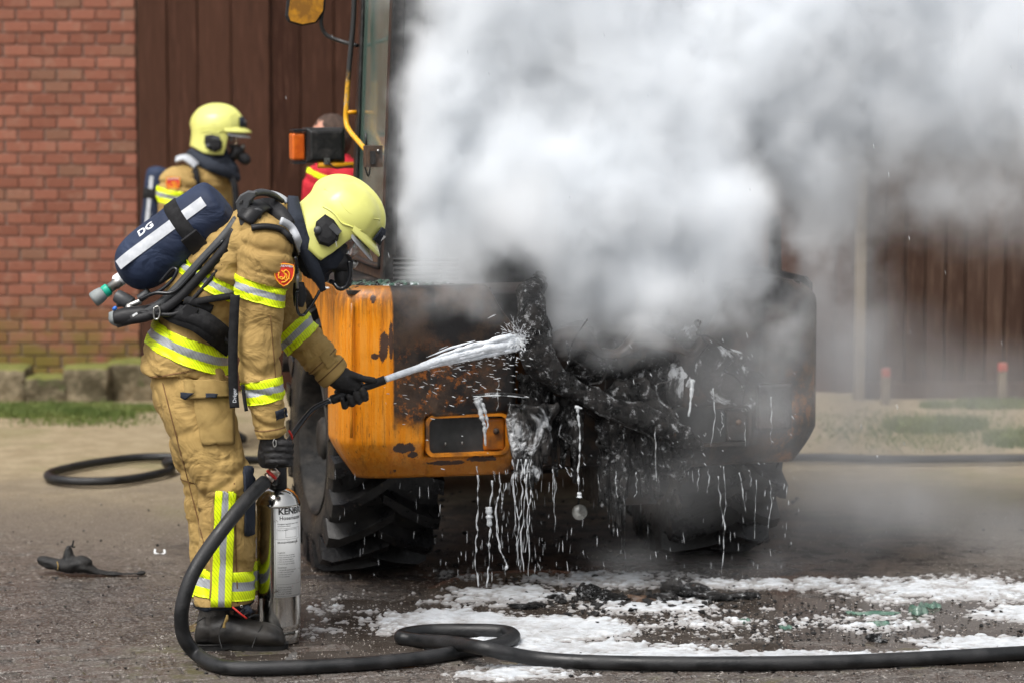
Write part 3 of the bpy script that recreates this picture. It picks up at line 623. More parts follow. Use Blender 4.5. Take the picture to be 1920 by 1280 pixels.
# fenders over the wheels
def fender(a0, out):
    pts = []; zt = 1.165
    arc = [(.60*math.cos(t), .52+.60*math.sin(t)) for t in np.linspace(R(28), R(146), 22)]
    top = [(-.66, zt-.02), (-.60, zt), (.50, zt), (.60, zt-.04), (.62, 1.0)]
    prof = [(arc[0][0]+.0, arc[0][1])]+arc[1:]+[(-.62, .80), (-.66, .80)]+top
    prof = prof[:]
    n = len(prof); Vv = [(a0, b_, z_) for b_, z_ in prof]+[(a0+out*.012, b_, z_) for b_, z_ in prof]
    Ff_ = [tuple(range(n)), tuple(range(2*n-1, n-1, -1))]+[(i, i+n, (i+1) % n+n, (i+1) % n) for i in range(n)]
    return Vv, Ff_
vm('fender', fender(-.024, 1), M['paint'], smooth=False); vm('fender', fender(W_+.012, 1), M['burnt'], smooth=False)
for a0, a1 in ((-.01, .45), (W_-.45, W_+.01)):
    pr = [(.595*math.cos(t), .52+.595*math.sin(t)) for t in np.linspace(R(20), R(158), 24)]
    Vv = [(a0, b_, z_) for b_, z_ in pr]+[(a1, b_, z_) for b_, z_ in pr]; n = len(pr)
    o = vm('wheel_arch', (Vv, [(i, i+1, i+n+1, i+n) for i in range(n-1)]), M['burnt']); solid(o, .01)
vm('chassis', box(.55, 1.28, -.42, 1.5, .42, .80), M['burnt'], smooth=False)
vm('axle', lathe([(.0, .30), (.07, .30), (.075, .6), (.12, .75), (.16, .85), (.16, .98), (.12, 1.08), (.075, 1.23), (.07, 1.53), (0, 1.53)], (0, 0, .50), (1, 0, 0), 24), M['burnt'])
vm('hitch_block', box(*sorted([vb(1112, 900, -.55).x, vb(1222, 900, -.55).x]), -.62, -.40, .30, .56), M['burnt'], smooth=False)
# ---------------- wheels
def wheel(base, rzz, flip):
    """origin at the outer face centre at axle height; x inward"""
    tr = [(.285, .045), (.30, .012), (.335, .002), (.40, -.008), (.440, .004), (.455, .03), (.462, .065), (.466, .21), (.462, .355), (.455, .39), (.445, .42), (.40, .428), (.335, .418), (.30, .408), (.285, .375)]
    parts = [lathe(tr, (0, 0, 0), (1, 0, 0), 72)]
    NL = 19
    for s in (0, 1):
        for k in range(NL):
            t0 = 2*math.pi*(k+.5*s)/NL; st = []
            for (a, dt, r1, r0, hw) in ((.235, 0, .526, .46, .019), (.16, .10, .528, .45, .024), (.09, .19, .525, .46, .023), (.03, .255, .524, .44, .030), (-.006, .285, .505, .42, .033), (-.012, .30, .455, .40, .030)):
                aa = a if s == 0 else .42-a; t = t0+dt
                tp = [((t-hw*.95/r1), r1), ((t+hw*.95/r1), r1), ((t+hw*1.3/r0), r0), ((t-hw*1.3/r0), r0)]
                st.append([(aa, rr*math.cos(th), rr*math.sin(th)) for th, rr in tp])
            Vv = [q for g in st for q in g]; Fl = [(0, 1, 2, 3), tuple(4*5+i for i in (3, 2, 1, 0))]
            for i in range(5):
                for j in range(4): Fl.append((i*4+j, i*4+(j+1) % 4, i*4+4+(j+1) % 4, i*4+4+j))
            parts.append((Vv, Fl))
    wh = bpy.data.objects.new('wheel', None); COL.objects.link(wh); wh.parent = ve; wh.location = base; wh.rotation_euler = (rnd.uniform(0, 1) if 0 else 0, 0, rzz)
    if flip: wh.scale = (-1, 1, 1)
    ty = mk('tyre', *join(*parts), M['tyre'], wh, True, world=False); ty.modifiers.new('e', 'EDGE_SPLIT').split_angle = R(38); bevel(ty, .006, 1, 50)
    mk('rim', *lathe([(.288, .35), (.292, .05), (.306, .014), (.300, .004), (.284, .012), (.278, .04), (.268, .055), (.262, .11), (.235, .135), (.16, .15), (.125, .14), (.12, .09), (.105, .082), (.0, .082)], (0, 0, 0), (1, 0, 0), 56), M['rim'], wh, True, world=False)
    mk('hub', *lathe([(.085, .10), (.085, .05), (.07, .036), (.0, .034)], (0, 0, 0), (1, 0, 0), 24), M['rim'], wh, True, world=False)
    for k in range(8):
        t = 2*math.pi*k/8; mk('wheel_nut', *lathe([(.012, .155), (.012, .118), (0, .118)], (0, .185*math.cos(t), .185*math.sin(t)), (1, 0, 0), 6), M['steel'], wh, False, world=False)
    return wh
wheel((0, 0, .515), 0, False); wheel((W_, 0, .515), 0, True)
fa = R(-6)
wheel((.45, 2.0, .515), fa, False); wheel((.45+W_*math.cos(fa), 2.0+W_*math.sin(fa), .515), fa, True)
vm('front_frame', box(.75, 1.95, 1.35, 2.6, .5, .95), M['burnt'], smooth=False)
# ---------------- cab
c0 = vb(727, 522, -.40); xa = c0.x; bk = -.40; ft = 1.05; xb = W_-xa
def cabpt(a, b, z): k = (z-1.16)*.045; return (a+(k if a < W_/2 else -k), b+max(0, z-1.16)*.02*(1 if b < .4 else -1), z)
def pillar(name, a, b, z0, z1, wx, wy, m=None):
    Vv = []
    for z in (z0, z1):
        c = cabpt(a, b, z); Vv += [(c[0]-wx, c[1]-wy, z), (c[0]+wx, c[1]-wy, z), (c[0]+wx, c[1]+wy, z), (c[0]-wx, c[1]+wy, z)]
    return bevel(vm(name, (Vv, [(3, 2, 1, 0), (4, 5, 6, 7), (0, 1, 5, 4), (1, 2, 6, 5), (2, 3, 7, 6), (3, 0, 4, 7)]), m or M['frame'], smooth=False), .008)
bl = va(664, 460, xa).y          # far edge of the side window
pillar('corner_pillar', xa, bk, 1.16, 2.72, .026, .030); pillar('corner_pillar', xb, bk, 1.16, 2.72, .026, .030)
pillar('door_pillar', xa, bl, 1.16, 2.72, .014, .026); pillar('corner_pillar', xa+.42, ft, 1.16, 2.72, .022, .03); pillar('corner_pillar', xb-.42, ft, 1.16, 2.72, .022, .03); pillar('door_pillar', xb, bl, 1.16, 2.72, .014, .026)
pillar('rubber_seal', xa-.012, bl-.045, 1.25, 2.70, .006, .008); pillar('rubber_seal', xa-.010, bk+.042, 1.25, 2.70, .006, .008)
def pane(name, a, b0, b1, z0, z1, m):
    Vv = [cabpt(a, b0, z0), cabpt(a, b1, z0), cabpt(a, b1, z1), cabpt(a, b0, z1)]; o = vm(name, (Vv, [(0, 1, 2, 3)]), m, smooth=False); solid(o, .006, 0); return o
pane('side_window', xa, bk+.02, bl-.02, 1.36, 2.70, M['glass']); pane('side_window', xb, bk+.02, bl-.02, 1.30, 2.70, M['sootglass'])
for s0 in (0, 1):
    e0, e1 = (xa, xa+.42) if s0 == 0 else (xb, xb-.42); solid(vm('door_window', ([cabpt(e0, bl+.02, 1.3), cabpt(e1, ft-.02, 1.3), cabpt(e1, ft-.02, 2.7), cabpt(e0, bl+.02, 2.7)], [(0, 1, 2, 3)]), M['glass'], smooth=False), .006, 0)
Vv = [cabpt(xa+.02, bk, 1.30), cabpt(xb-.02, bk, 1.30), cabpt(xb-.02, bk, 2.70), cabpt(xa+.02, bk, 2.70)]
solid(vm('rear_window', (Vv, [(0, 1, 2, 3)]), M['sootglass'], smooth=False), .006)
for a_ in (xa+.11, xa+.62): pillar('window_bar', a_, bk-.012, 1.20, 2.70, .010, .010)
# lower cab side: rounded sill frame and panel
side = [cabpt(xa-.012, q.y, q.z) for q in (va(706, 500, xa), va(712, 470, xa), va(700, 512, xa), va(664, 500, xa))]
vm('cab_side_panel', box(xa-.008, xa+.008, bk+.02, bl, 1.165, 1.365), M['rustbox'], smooth=False)
vm('sill_tube', tube([(xa-.016, bl, 1.215), (xa-.016, 0, 1.215), (xa-.016, bk+.10, 1.215), (xa-.016, bk+.05, 1.245), (xa-.016, bk+.045, 1.40)], .013, 8, 6), M['frame'])
vm('cab_rear_panel', box(xa+.02, xb-.02, bk-.01, bk+.01, 1.16, 1.31), M['burnt'], smooth=False)
o = vm('cab_roof', box(xa+.0, xb-.0, bk-.08, ft+.05, 2.72, 2.84), M['paint'], smooth=False); bevel(o, .04, 3)
vm('seat', join(box(.62, 1.15, .1, .6, 1.3, 1.45), box(.62, 1.15, -.05, .1, 1.4, 2.05)), M['burnt'], smooth=False)
vm('cab_floor', box(xa, xb, bk, bl, 1.162, 1.20), M['burnt'], smooth=False)
# ribbed dark grille on the deck next to the cab corner, glass crumbs and foam on the deck
gq = toV(P(760, 520, 10.72))
for k in range(5):
    vm('grille_slat', tube([(gq.x-.05, gq.y-.02, 1.185+.018*k), (gq.x+.20, gq.y-.02, 1.18+.018*k)], .007, 8, 2), M['frame'])
cr = []
for _ in range(420):
    x = rnd.uniform(-.01, .42); y = rnd.uniform(-.74, -.44); s = rnd.uniform(.003, .009); cr.append(obox((x, y, 1.166+s*.6), (s, 0, s*.3), (0, s*.8, 0), (-s*.3, 0, s*.7)))
tag(vm('glass_crumbs', join(*cr[:260]), M['greenglass'], smooth=False), kind='stuff'); tag(vm('soot_crumbs', join(*cr[260:]), M['char'], smooth=False), kind='stuff')
df = []
for _ in range(40):
    x = rnd.gauss(.20, .09); y = rnd.uniform(-.76, -.62); s = rnd.uniform(.008, .02); df.append(ball((x, y, 1.166), (s*1.6, s, s*.45), 8, 5))
tag(vm('deck_foam', join(*df), M['foam']), kind='stuff')
# handrail, bracket, mirror, work lamp
b_h = .22
def VP(px, py, a=None, b=None): return va(px, py, a) if a is not None else vb(px, py, b)
hr = [VP(664, -60, b=b_h), VP(663, 30, b=b_h), VP(656, 110, b=b_h), VP(650, 190, b=b_h), VP(649, 228, b=b_h), VP(656, 246, b=b_h-.05), VP(674, 268, b=b_h-.2), VP(690, 286, b=b_h-.33)]
vm('handrail', tube(hr, .0105, 10, 8), M['rail'])
vm('rail_standoff', tube([VP(652, 211, b=b_h), VP(668, 211, b=b_h)], .009, 8, 2), M['yellowrail'])
c = VP(701, 293, a=xa-.035); vm('door_latch', join(box(c.x-.035, c.x+.03, c.y-.02, c.y+.03, c.z-.042, c.z+.04)), M['rustbox'], smooth=False)
vm('latch_plate', box(c.x-.02, c.x+.0, c.y-.03, c.y-.019, c.z-.03, c.z+.02), M['frame'], smooth=False)
vm('latch_bolt', lathe([(.0, 0), (.006, 0), (.006, .012), (0, .012)], (c.x+.012, c.y-.018, c.z+.02), (0, -1, 0), 8), M['steel'])
vm('latch_pin', tube([VP(686, 250, b=-.2), VP(687, 280, b=-.2)], .005, 8, 2), M['frame'])
vm('door_cable', tube([VP(682, 295, b=-.2), VP(684, 312, b=-.2), VP(690, 330, b=-.2), VP(693, 322, b=-.2), VP(694, 308, b=-.2)], .0035, 6, 6), M['frame'])
vm('mirror_arm', tube([VP(605, 18, b=.32), VP(602, 45, b=.32), VP(612, 66, b=.32), VP(640, 78, b=.3), VP(670, 86, b=.24)], .008, 8, 6), M['rail'])
mo = [(540, -6), (612, -10), (610, 20), (594, 44), (566, 49), (541, 42), (536, 30)]
pts = [np.array(VP(x, y, b=.30)) for x, y in mo]; mc = sum(pts)/len(pts)
def plate(pts, c, s, y0, y1):
    n = len(pts); Vv = [((p_-c)*s+c)+np.array((0, y0, 0)) for p_ in pts]+[((p_-c)*s+c)+np.array((0, y1, 0)) for p_ in pts]
    return Vv, [tuple(range(n)), tuple(range(2*n-1, n-1, -1))]+[(i, i+n, (i+1) % n+n, (i+1) % n) for i in range(n)]
mi = vm('mirror', plate(pts, mc, 1.0, .0, .03), M['black'], smooth=False); bevel(mi, .008)
vm('mirror_glass', plate(pts, mc, .87, -.004, .0), M['mirrorglass'], mi, smooth=False)
bL = .55
wl0, wl1 = VP(576, 241, b=bL), VP(649, 306, b=bL); zc = (wl0.z+wl1.z)/2
Vv = []
for (y, s) in ((0, .80), (.025, 1.0), (.12, 1.0)):
    hx, hz = (wl1.x-wl0.x)/2*s, (wl0.z-wl1.z)/2*s; cx = (wl0.x+wl1.x)/2
    Vv += [(cx-hx, bL+y, zc-hz), (cx+hx, bL+y, zc-hz), (cx+hx, bL+y, zc+hz), (cx-hx, bL+y, zc+hz)]
wl = vm('work_lamp', (Vv, [(0, 3, 2, 1)]+[(i+4*k, (i+1) % 4+4*k, (i+1) % 4+4*k+4, i+4*k+4) for k in (0, 1) for i in range(4)]+[(8, 9, 10, 11)]), M['frame'], smooth=False); bevel(wl, .006)
i0, i1 = VP(550, 251, b=bL), VP(574, 301, b=bL)
bevel(vm('indicator_lens', box(i0.x, i1.x, bL+.02, bL+.10, i1.z, i0.z), M['amber'], smooth=False), .008)
for z in (i0.z+.012, i1.z-.012): vm('indicator_guard', box(i0.x+.004, i1.x+.004, bL+.015, bL+.105, z-.004, z+.004), M['black'], smooth=False)
vm('lamp_bracket', box((wl0.x+wl1.x)/2-.012, (wl0.x+wl1.x)/2+.012, bL-.004, bL+.01, wl1.z-.005, wl1.z+.02), M['steel'], smooth=False)
vm('lamp_tube', tube([VP(596, 310, b=bL+.02), VP(664, 310, b=bL+.02)], .013, 12, 2), M['yellowrail'])
vm('lamp_cable', tube([VP(614, 300, b=bL), VP(618, 308, b=bL-.01), VP(630, 316, b=bL-.01), VP(646, 314, b=bL), VP(660, 312, b=bL)], .003, 6, 5), M['black'])
# lamps in the rear shell
def lampset(l0, l1, left):
    x0, x1, z0, z1 = l0.x, l1.x, l1.z, l0.z; y = -.812
    def rr(x0, x1, z0, z1, r, n=5):
        o_ = []
        for cx, cz, a0 in ((x1-r, z1-r, 0), (x0+r, z1-r, 90), (x0+r, z0+r, 180), (x1-r, z0+r, 270)):
            for k in range(n+1): t = R(a0+90*k/n); o_.append((cx+r*math.cos(t), cz+r*math.sin(t)))
        return o_
    A, B = rr(x0, x1, z0, z1, .03), rr(x0+.012, x1-.012, z0+.012, z1-.010, .024); n = len(A)
    Vv = [(x, y-.006, z) for x, z in A]+[(x, y-.006, z) for x, z in B]+[(x, y+.05, z) for x, z in B]+[(x, y+.02, z) for x, z in A]
    Fl = []
    for i in range(n):
        j = (i+1) % n; Fl += [(i, j, j+n, i+n), (i+n, j+n, j+2*n, i+2*n), (i, i+3*n, j+3*n, j)]
    fr = vm('lamp_frame', (Vv, Fl), M['paintlamp'] if left else M['burnt'], smooth=False)
    xm = x0+(x1-x0)*.70
    vm('lamp_socket', box(x0+.006, x1-.006, y+.022, y+.027, z0+.006, z1-.006), M['sootglass'], fr, smooth=False)
    o = vm('rear_lens', box(xm, x1-.014, y+.008, y+.026, z0+.014, z1-.02), M['lampor'] if left else M['burnt'], fr, smooth=False); bevel(o, .012, 3)
    vm('bulb', lathe([(.0, 0), (.010, 0), (.012, .006), (.010, .012), (0, .013)], ((xm+x1)/2, y+.013, (z0+z1)/2+.01), (0, -1, 0), 14), M['rustbox'], fr)
    for t in (.25, .45): vm('lamp_pin', tube([(x0+(x1-x0)*t, y+.03, z0+.03), (x0+(x1-x0)*t, y+.02, z0+.05)], .003, 6, 2), M['steel'], fr)
M['paintlamp'] = mat('sooted_orange_rim', (.62, .21, .008), (.05, .03, .02), rough=.45, nscale=10, lo=.42, hi=.66, bump=.2)
M['lampor'] = mat('sooted_orange_lens', (.42, .13, .006), (.06, .03, .015), rough=.4, nscale=12, lo=.4, hi=.7)
lampset(*lampL, True); lampset(*lampR, False)
# corner seam and tear
tr_ = [vb(735, 820, -.806), vb(750, 828, -.806), vb(765, 842, -.806), vb(778, 852, -.806), vb(786, 860, -.806)]
tearV = []
# exhaust stub
ex = vb(1452, 545, -.2); vm('exhaust_pipe', lathe([(.035, -.06), (.038, .0), (.030, .02), (.026, .14), (.024, .30), (.02, .30)], (ex.x, ex.y, ex.z), (0, 0, 1), 20), M['rim'])
# round lamp hanging below
c = vb(1088, 960, -.60); rl = vm('round_lamp', lathe([(.0, -.004), (.012, -.006), (.018, -.002), (.027, .0), (.031, .006), (.026, .028), (.012, .04), (0, .042)], (c.x, c.y, c.z), (0, 1, 0), 28, ), M['lens'])
vm('lamp_wire', tube([(c.x, c.y+.03, c.z+.02), (c.x+.02, c.y+.06, c.z+.14), (c.x+.01, c.y+.08, .58)], .004, 6, 5), M['burnt'])
# ---------------- charred engine parts, melted hoses and tatters on the rear
def chain(pts, sub=10, seed=0, amp=.3, step=.5):
    q = catmull([np.array(p_) for p_ in pts], sub); out = []
    for k, r_ in enumerate(q):
        pass
    V, Fc = tube([p_[:3] for p_ in pts], [p_[3] for p_ in pts], 26, sub*2)
    V = np.array(V); c = V.copy(); 
    me = bpy.data.meshes.new('t'); me.from_pydata([tuple(v) for v in V], [], Fc); me.update(); _, no = arrays(me); bpy.data.meshes.remove(me)
    dsp = amp*(fbm(V*9+seed, 4)+.5*fbm(V*26+seed, 3)+.3*np.abs(fbm(V*60+seed, 2)))
    return V+no*(dsp*np.array([1.0]))[:, None]*.16, Fc
def vp(px, py, b, r): q = vb(px, py, b); return (q.x, q.y, q.z, r)
hosep = [vp(1012, 515, -.56, .016), vp(1008, 528, -.66, .034), vp(996, 552, -.80, .046), vp(998, 590, -.87, .058), vp(1003, 640, -.90, .066), vp(1018, 685, -.91, .058), vp(1055, 718, -.90, .045), vp(1100, 742, -.90, .036), vp(1150, 765, -.92, .044), vp(1200, 780, -.93, .048), vp(1245, 800, -.91, .040), vp(1285, 822, -.88, .026), vp(1312, 836, -.86, .012)]
vm('melted_hose', chain(hosep, 8, 1, .13), M['char'])
vm('melted_hose', chain([vp(1130, 770, -.88, .035), vp(1165, 745, -.86, .055), vp(1195, 735, -.84, .05), vp(1225, 765, -.86, .05), vp(1260, 800, -.88, .035), vp(1300, 830, -.86, .02)], 8, 5, .20), M['char'])
def rag(px, py, w_, h_, b, seed, mm='char', fr=.35):
    """a hanging, torn, melted sheet built as a crumpled surface with depth"""
    nx_, nz_ = 34, 44; V, Fc = [], []; c = vb(px, py, b); s = 10.7/F
    base = np.array([(i/nx_-.5, j/nz_, 0) for j in range(nz_+1) for i in range(nx_+1)])
    n1 = fbm(base*np.array((5, 2.2, 1))+seed, 4); n2 = fbm(base*np.array((11, 3, 1))+seed*2, 3); low = fbm(np.array([(i*.35+seed*5, 0, 0) for i in range(nx_+1)]), 3)
    for k, (u, v_, _) in enumerate(base):
        i = k % (nx_+1); L = 1+fr*low[i]*2.2
        x = c.x+u*w_*s*(1+.25*n1[k])*(1-.35*v_*v_); z = c.z-v_*h_*s*L; y = b-.06*math.cos(u*math.pi)-.06*n1[k]-.03*n2[k]; V.append((x, y, z))
    for j in range(nz_):
        for i in range(nx_): k = j*(nx_+1)+i; Fc.append((k, k+1, k+nx_+2, k+nx_+1))
    o = vm('hanging_tatter', (V, Fc), M[mm]); solid(o, .012); return o
rag(995, 755, 90, 120, -.86, 3, 'char2', .3); rag(1005, 700, 70, 100, -.80, 8, 'char', .3); rag(1060, 740, 60, 120, -.82, 12, 'char', .35); rag(1150, 780, 60, 160, -.84, 17, 'char', .4); rag(1200, 800, 90, 100, -.82, 23, 'char', .3)
rag(1250, 830, 90, 60, -.80, 29, 'char', .3)
dome = []
for k, (px, py, b, r) in enumerate([(1335, 705, -.76, (.16, .07, .13)), (1390, 730, -.76, (.12, .06, .12)), (1285, 720, -.76, (.09, .06, .10)), (1340, 640, -.72, (.15, .07, .11)), (1225, 700, -.72, (.10, .06, .08)), (1110, 690, -.70, (.13, .07, .06)), (1080, 640, -.68, (.08, .06, .08))]):
    c = vb(px, py, b); dome.append(lumps((c.x, c.y, c.z), r, seed=k, amp=.3, sub=4))
vm('charred_cover', dome[0], M['char2']); vm('charred_cover', dome[1], M['char2']); vm('charred_cover', join(*dome[2:4]), M['char2']); vm('charred_block', join(*dome[4:]), M['char'])
eng = []
for k in range(24):
    px, py = rnd.uniform(1010, 1390), rnd.uniform(600, 850); c = vb(px, py, -.56); r = rnd.uniform(.03, .07); eng.append(lumps((c.x, c.y, c.z), (r*rnd.uniform(.7, 1.6), .05, r), seed=k+20, amp=.4, sub=3))
tag(vm('charred_engine', join(*eng), M['burnt']), kind='stuff')
for k in range(9):
    px, py = rnd.uniform(1010, 1380), rnd.uniform(600, 760); c = vb(px, py, -.74); hx, hz = rnd.uniform(.02, .07), rnd.uniform(.006, .03)
    a = rnd.uniform(-.5, .5); bevel(vm('torn_bracket', obox(tuple(c), (hx*math.cos(a), 0, hx*math.sin(a)), (0, .004, 0), (-hz*math.sin(a), .004, hz*math.cos(a))), M['burnt'], smooth=False), .002)
for k in range(12):
    px, py = rnd.uniform(1000, 1380), rnd.uniform(580, 780); pts = []
    for j in range(6): c = vb(px, py, -.84-rnd.uniform(0, .08)); pts.append(tuple(c)); px += rnd.uniform(-28, 34); py += rnd.uniform(4, 34)
    vm('burnt_wire', tube(pts, rnd.uniform(.0025, .005), 6, 6), M['char2' if k % 3 == 0 else 'char'])
q0, q1 = vb(885, 742, -.83), vb(988, 742, -.83)
vm('trim_strip', tube([(q0.x, q0.y, q0.z), ((q0.x+q1.x)/2, q0.y-.004, q0.z+.006), (q1.x, q1.y, q1.z)], .006, 8, 6), M['char2'])
vm('loose_wire', tube([vb(1140, 782, -.94), vb(1180, 800, -.95), vb(1215, 815, -.95), vb(1228, 830, -.95), vb(1229, 860, -.95)], .003, 6, 6), M['char2'])
tw = vb(1480, 790, -.82); bevel(vm('rear_box', box(vb(1420, 760, -.83).x, vb(1484, 760, -.83).x, -.845, -.80, vb(0, 858, -.83).z, vb(0, 765, -.83).z), M['burnt'], smooth=False), .01)
# ================================================================ foam jet, drips, drops
jet0 = P(722, 711, 9.93); jet1 = P(975, 640, 10.35)
je = []
strands = [(.0118, .017, 0, 0, 1.0, 0), (.008, .012, .011, .12, 1.0, .004), (.008, .011, -.011, .12, .98, -.004), (.006, .012, .020, .3, .97, 0), (.006, .012, -.021, .35, 1.0, 0)]
for k in range(26):
    e_ = rnd.uniform(.55, 1.0); s_ = rnd.uniform(0, .6)*e_; strands.append((rnd.uniform(.002, .005), rnd.uniform(.002, .0055), rnd.gauss(0, .013), s_, e_, rnd.gauss(0, .014)))
for k in range(40): s_ = rnd.uniform(.3, .9); strands.append((.001, rnd.uniform(.0007, .002), rnd.gauss(0, .030), s_, min(1, s_+rnd.uniform(.02, .07)), rnd.gauss(0, .02)))
for k, (r0, r1, dv, s0, e0, dy) in enumerate(strands):
    pts, rr = [], []
    for t in np.linspace(s0, e0, 70 if k < 5 else 26):
        p_ = jet0.lerp(jet1, t); q = (t-s0)/(e0-s0); sg = 1+.30*vnoise([(t*26+k*9, k, 0)])[0]*t
        gw = .30+1.0*t**.8; pts.append((p_.x, p_.y+dy*gw, p_.z+dv*gw*min(1, t*3+.2)+.004*vnoise([(t*11+k*4, 3, 0)])[0]*t+.012*math.sin(t*3.1))); rr.append((r0+(r1-r0)*q)*sg*(1 if k == 0 else (min(1, q*5+.05)*min(1, (1-q)*5+.3)) if k < 5 else math.sin(math.pi*min(.97, max(.03, q)))**.6))
    je.append(tube(pts, rr, 10, 1))
tag(mk('foam_jet', *join(*je), M['jet']), 'white jet of foam from the nozzle striking the charred machine', 'foam jet', kind='stuff')
def drop(c, d_, L, r):
    d_ = np.array(d_, float); d_ /= np.linalg.norm(d_); c = np.array(c, float)
    return tube([c-d_*L/2, c-d_*L*.1, c+d_*L*.3, c+d_*L/2], [r*.25, r, r*.9, r*.2], 5, 1)
dr = []
for _ in range(420):                                     # splash crown at the impact
    th = rnd.uniform(0, 6.28); el = rnd.uniform(.2, 1); dv = np.array((math.cos(th)*.8-.2, -.5*el, math.sin(th)*.9+.15)); L = abs(rnd.gauss(0, .014))+.002; c = np.array(P(973, 637, 10.31))+dv*(L*.6+abs(rnd.gauss(0, .032))); dr.append(drop(c, dv+np.array((rnd.gauss(0, .25), 0, rnd.gauss(0, .25))), L*.7, rnd.uniform(.0006, .0016)))
for _ in range(110):                                      # drops thrown off below the jet
    t = rnd.betavariate(2.4, 1.1); p_ = jet0.lerp(jet1, t); q = np.array(p_)+np.array((rnd.uniform(-.1, .05), rnd.uniform(-.1, .1), -abs(rnd.gauss(0, .10))-.02)); a = rnd.uniform(-.9, -.1); dr.append(drop(q, (.9, 0, a+.3), rnd.uniform(.005, .022), rnd.uniform(.0007, .0018)))
for _ in range(230):                                     # rain of drops under the machine
    px = rnd.choice([rnd.uniform(620, 1500), rnd.gauss(975, 50)]); py = rnd.uniform(880, 1085); c = P(px, py, rnd.uniform(10.1, 10.9)); dr.append(drop(c, (rnd.gauss(0, .08), 0, -1), rnd.uniform(.008, .045), rnd.choice((.0005, .0006, .0008, .0012))))
for _ in range(60):
    px, py = rnd.uniform(985, 1500), rnd.uniform(640, 900); c = P(px, py, rnd.uniform(10.1, 10.5)); dr.append(drop(c, (.6, 0, -.8), rnd.uniform(.006, .02), rnd.uniform(.0006, .0012)))
for _ in range(60):
    px, py = rnd.uniform(500, 1900), rnd.uniform(60, 900); c = P(px, py, rnd.uniform(9, 12)); dr.append(drop(c, (.2, 0, -1), rnd.uniform(.008, .022), rnd.uniform(.0006, .0013)))
tag(mk('water_drops', *join(*dr), M['drop']), kind='stuff')
di = []
def drip(pts, r0, r1, n=1, Y=10.35, wob=2.5, beads=True):
    q = catmull([np.array((x, y, 0.)) for x, y in pts], 14); rr = []; w3 = []
    for k, p_ in enumerate(q):
        t = k/(len(q)-1); w3.append(P(p_[0]+.5*wob*vnoise([(k*.22, pts[0][0], 1)])[0], p_[1], Y)); nz_ = vnoise([(k*.55, pts[0][0]*.3, 2)])[0]; rr.append(max(.0003, (r0+(r1-r0)*t)*(.62+1.0*nz_)) if len(pts) > 2 and r0 < .008 else (r0+(r1-r0)*t)*(1+.5*nz_))
    di.append(tube(w3, rr, 8, 1))
drip([(893, 745), (900, 770), (908, 800), (911, 835)], .012, .003, Y=10.42); drip([(900, 745), (905, 760), (915, 790), (910, 815)], .008, .002, Y=10.42); drip([(886, 743), (940, 741), (985, 745)], .0025, .0015, Y=10.42)
drip([(1082, 760), (1087, 800), (1086, 850), (1084, 900), (1086, 930)], .006, .004, Y=10.40); drip([(1078, 762), (1092, 765)], .007, .004, Y=10.40); drip([(1086, 922), (1086, 932)], .006, .008, Y=10.40)
drip([(897, 890), (898, 940), (893, 1000), (892, 1050), (897, 1100)], .003, .0025, Y=10.35, wob=5); drip([(922, 900), (918, 960), (917, 1010), (916, 1060), (914, 1100)], .004, .003, Y=10.35, wob=5); drip([(917, 950), (918, 985)], .009, .010, Y=10.35)
drip([(938, 905), (930, 960), (935, 1020), (947, 1050), (950, 1068)], .003, .005, Y=10.33, wob=4); drip([(950, 905), (944, 930), (940, 960)], .002, .002, Y=10.3)
for x0 in (962, 970, 978, 984, 990, 995): drip([(x0, 860), (x0+rnd.uniform(-4, 4), 920), (x0+rnd.uniform(-5, 5), 980), (x0+rnd.uniform(-6, 6), 1010+rnd.uniform(0, 80))], rnd.uniform(.002, .0045), .0012, Y=10.3+rnd.uniform(0, .1), wob=6)
drip([(1346, 892), (1350, 930), (1358, 990), (1356, 1060)], .003, .002, Y=10.6, wob=4); drip([(1386, 885), (1392, 920), (1398, 960)], .002, .0015, Y=10.6); drip([(1298, 712), (1296, 740), (1291, 780)], .009, .003, Y=10.55)
drip([(1229, 800), (1229, 850), (1230, 900)], .0015, .0012, Y=10.4)
for k in range(20):
    x0 = rnd.uniform(880, 1460); y0 = rnd.uniform(870, 900) if rnd.random() < .7 else rnd.uniform(700, 800); L = rnd.uniform(30, 120); drip([(x0, y0), (x0+rnd.uniform(-4, 4), y0+L*.5), (x0+rnd.uniform(-5, 5), y0+L)], rnd.uniform(.0010, .0022), .0008, Y=10.45, wob=4)
# foam curds on the tatter
tag(mk('foam_drips', *join(*di), M['runoff']), kind='stuff')
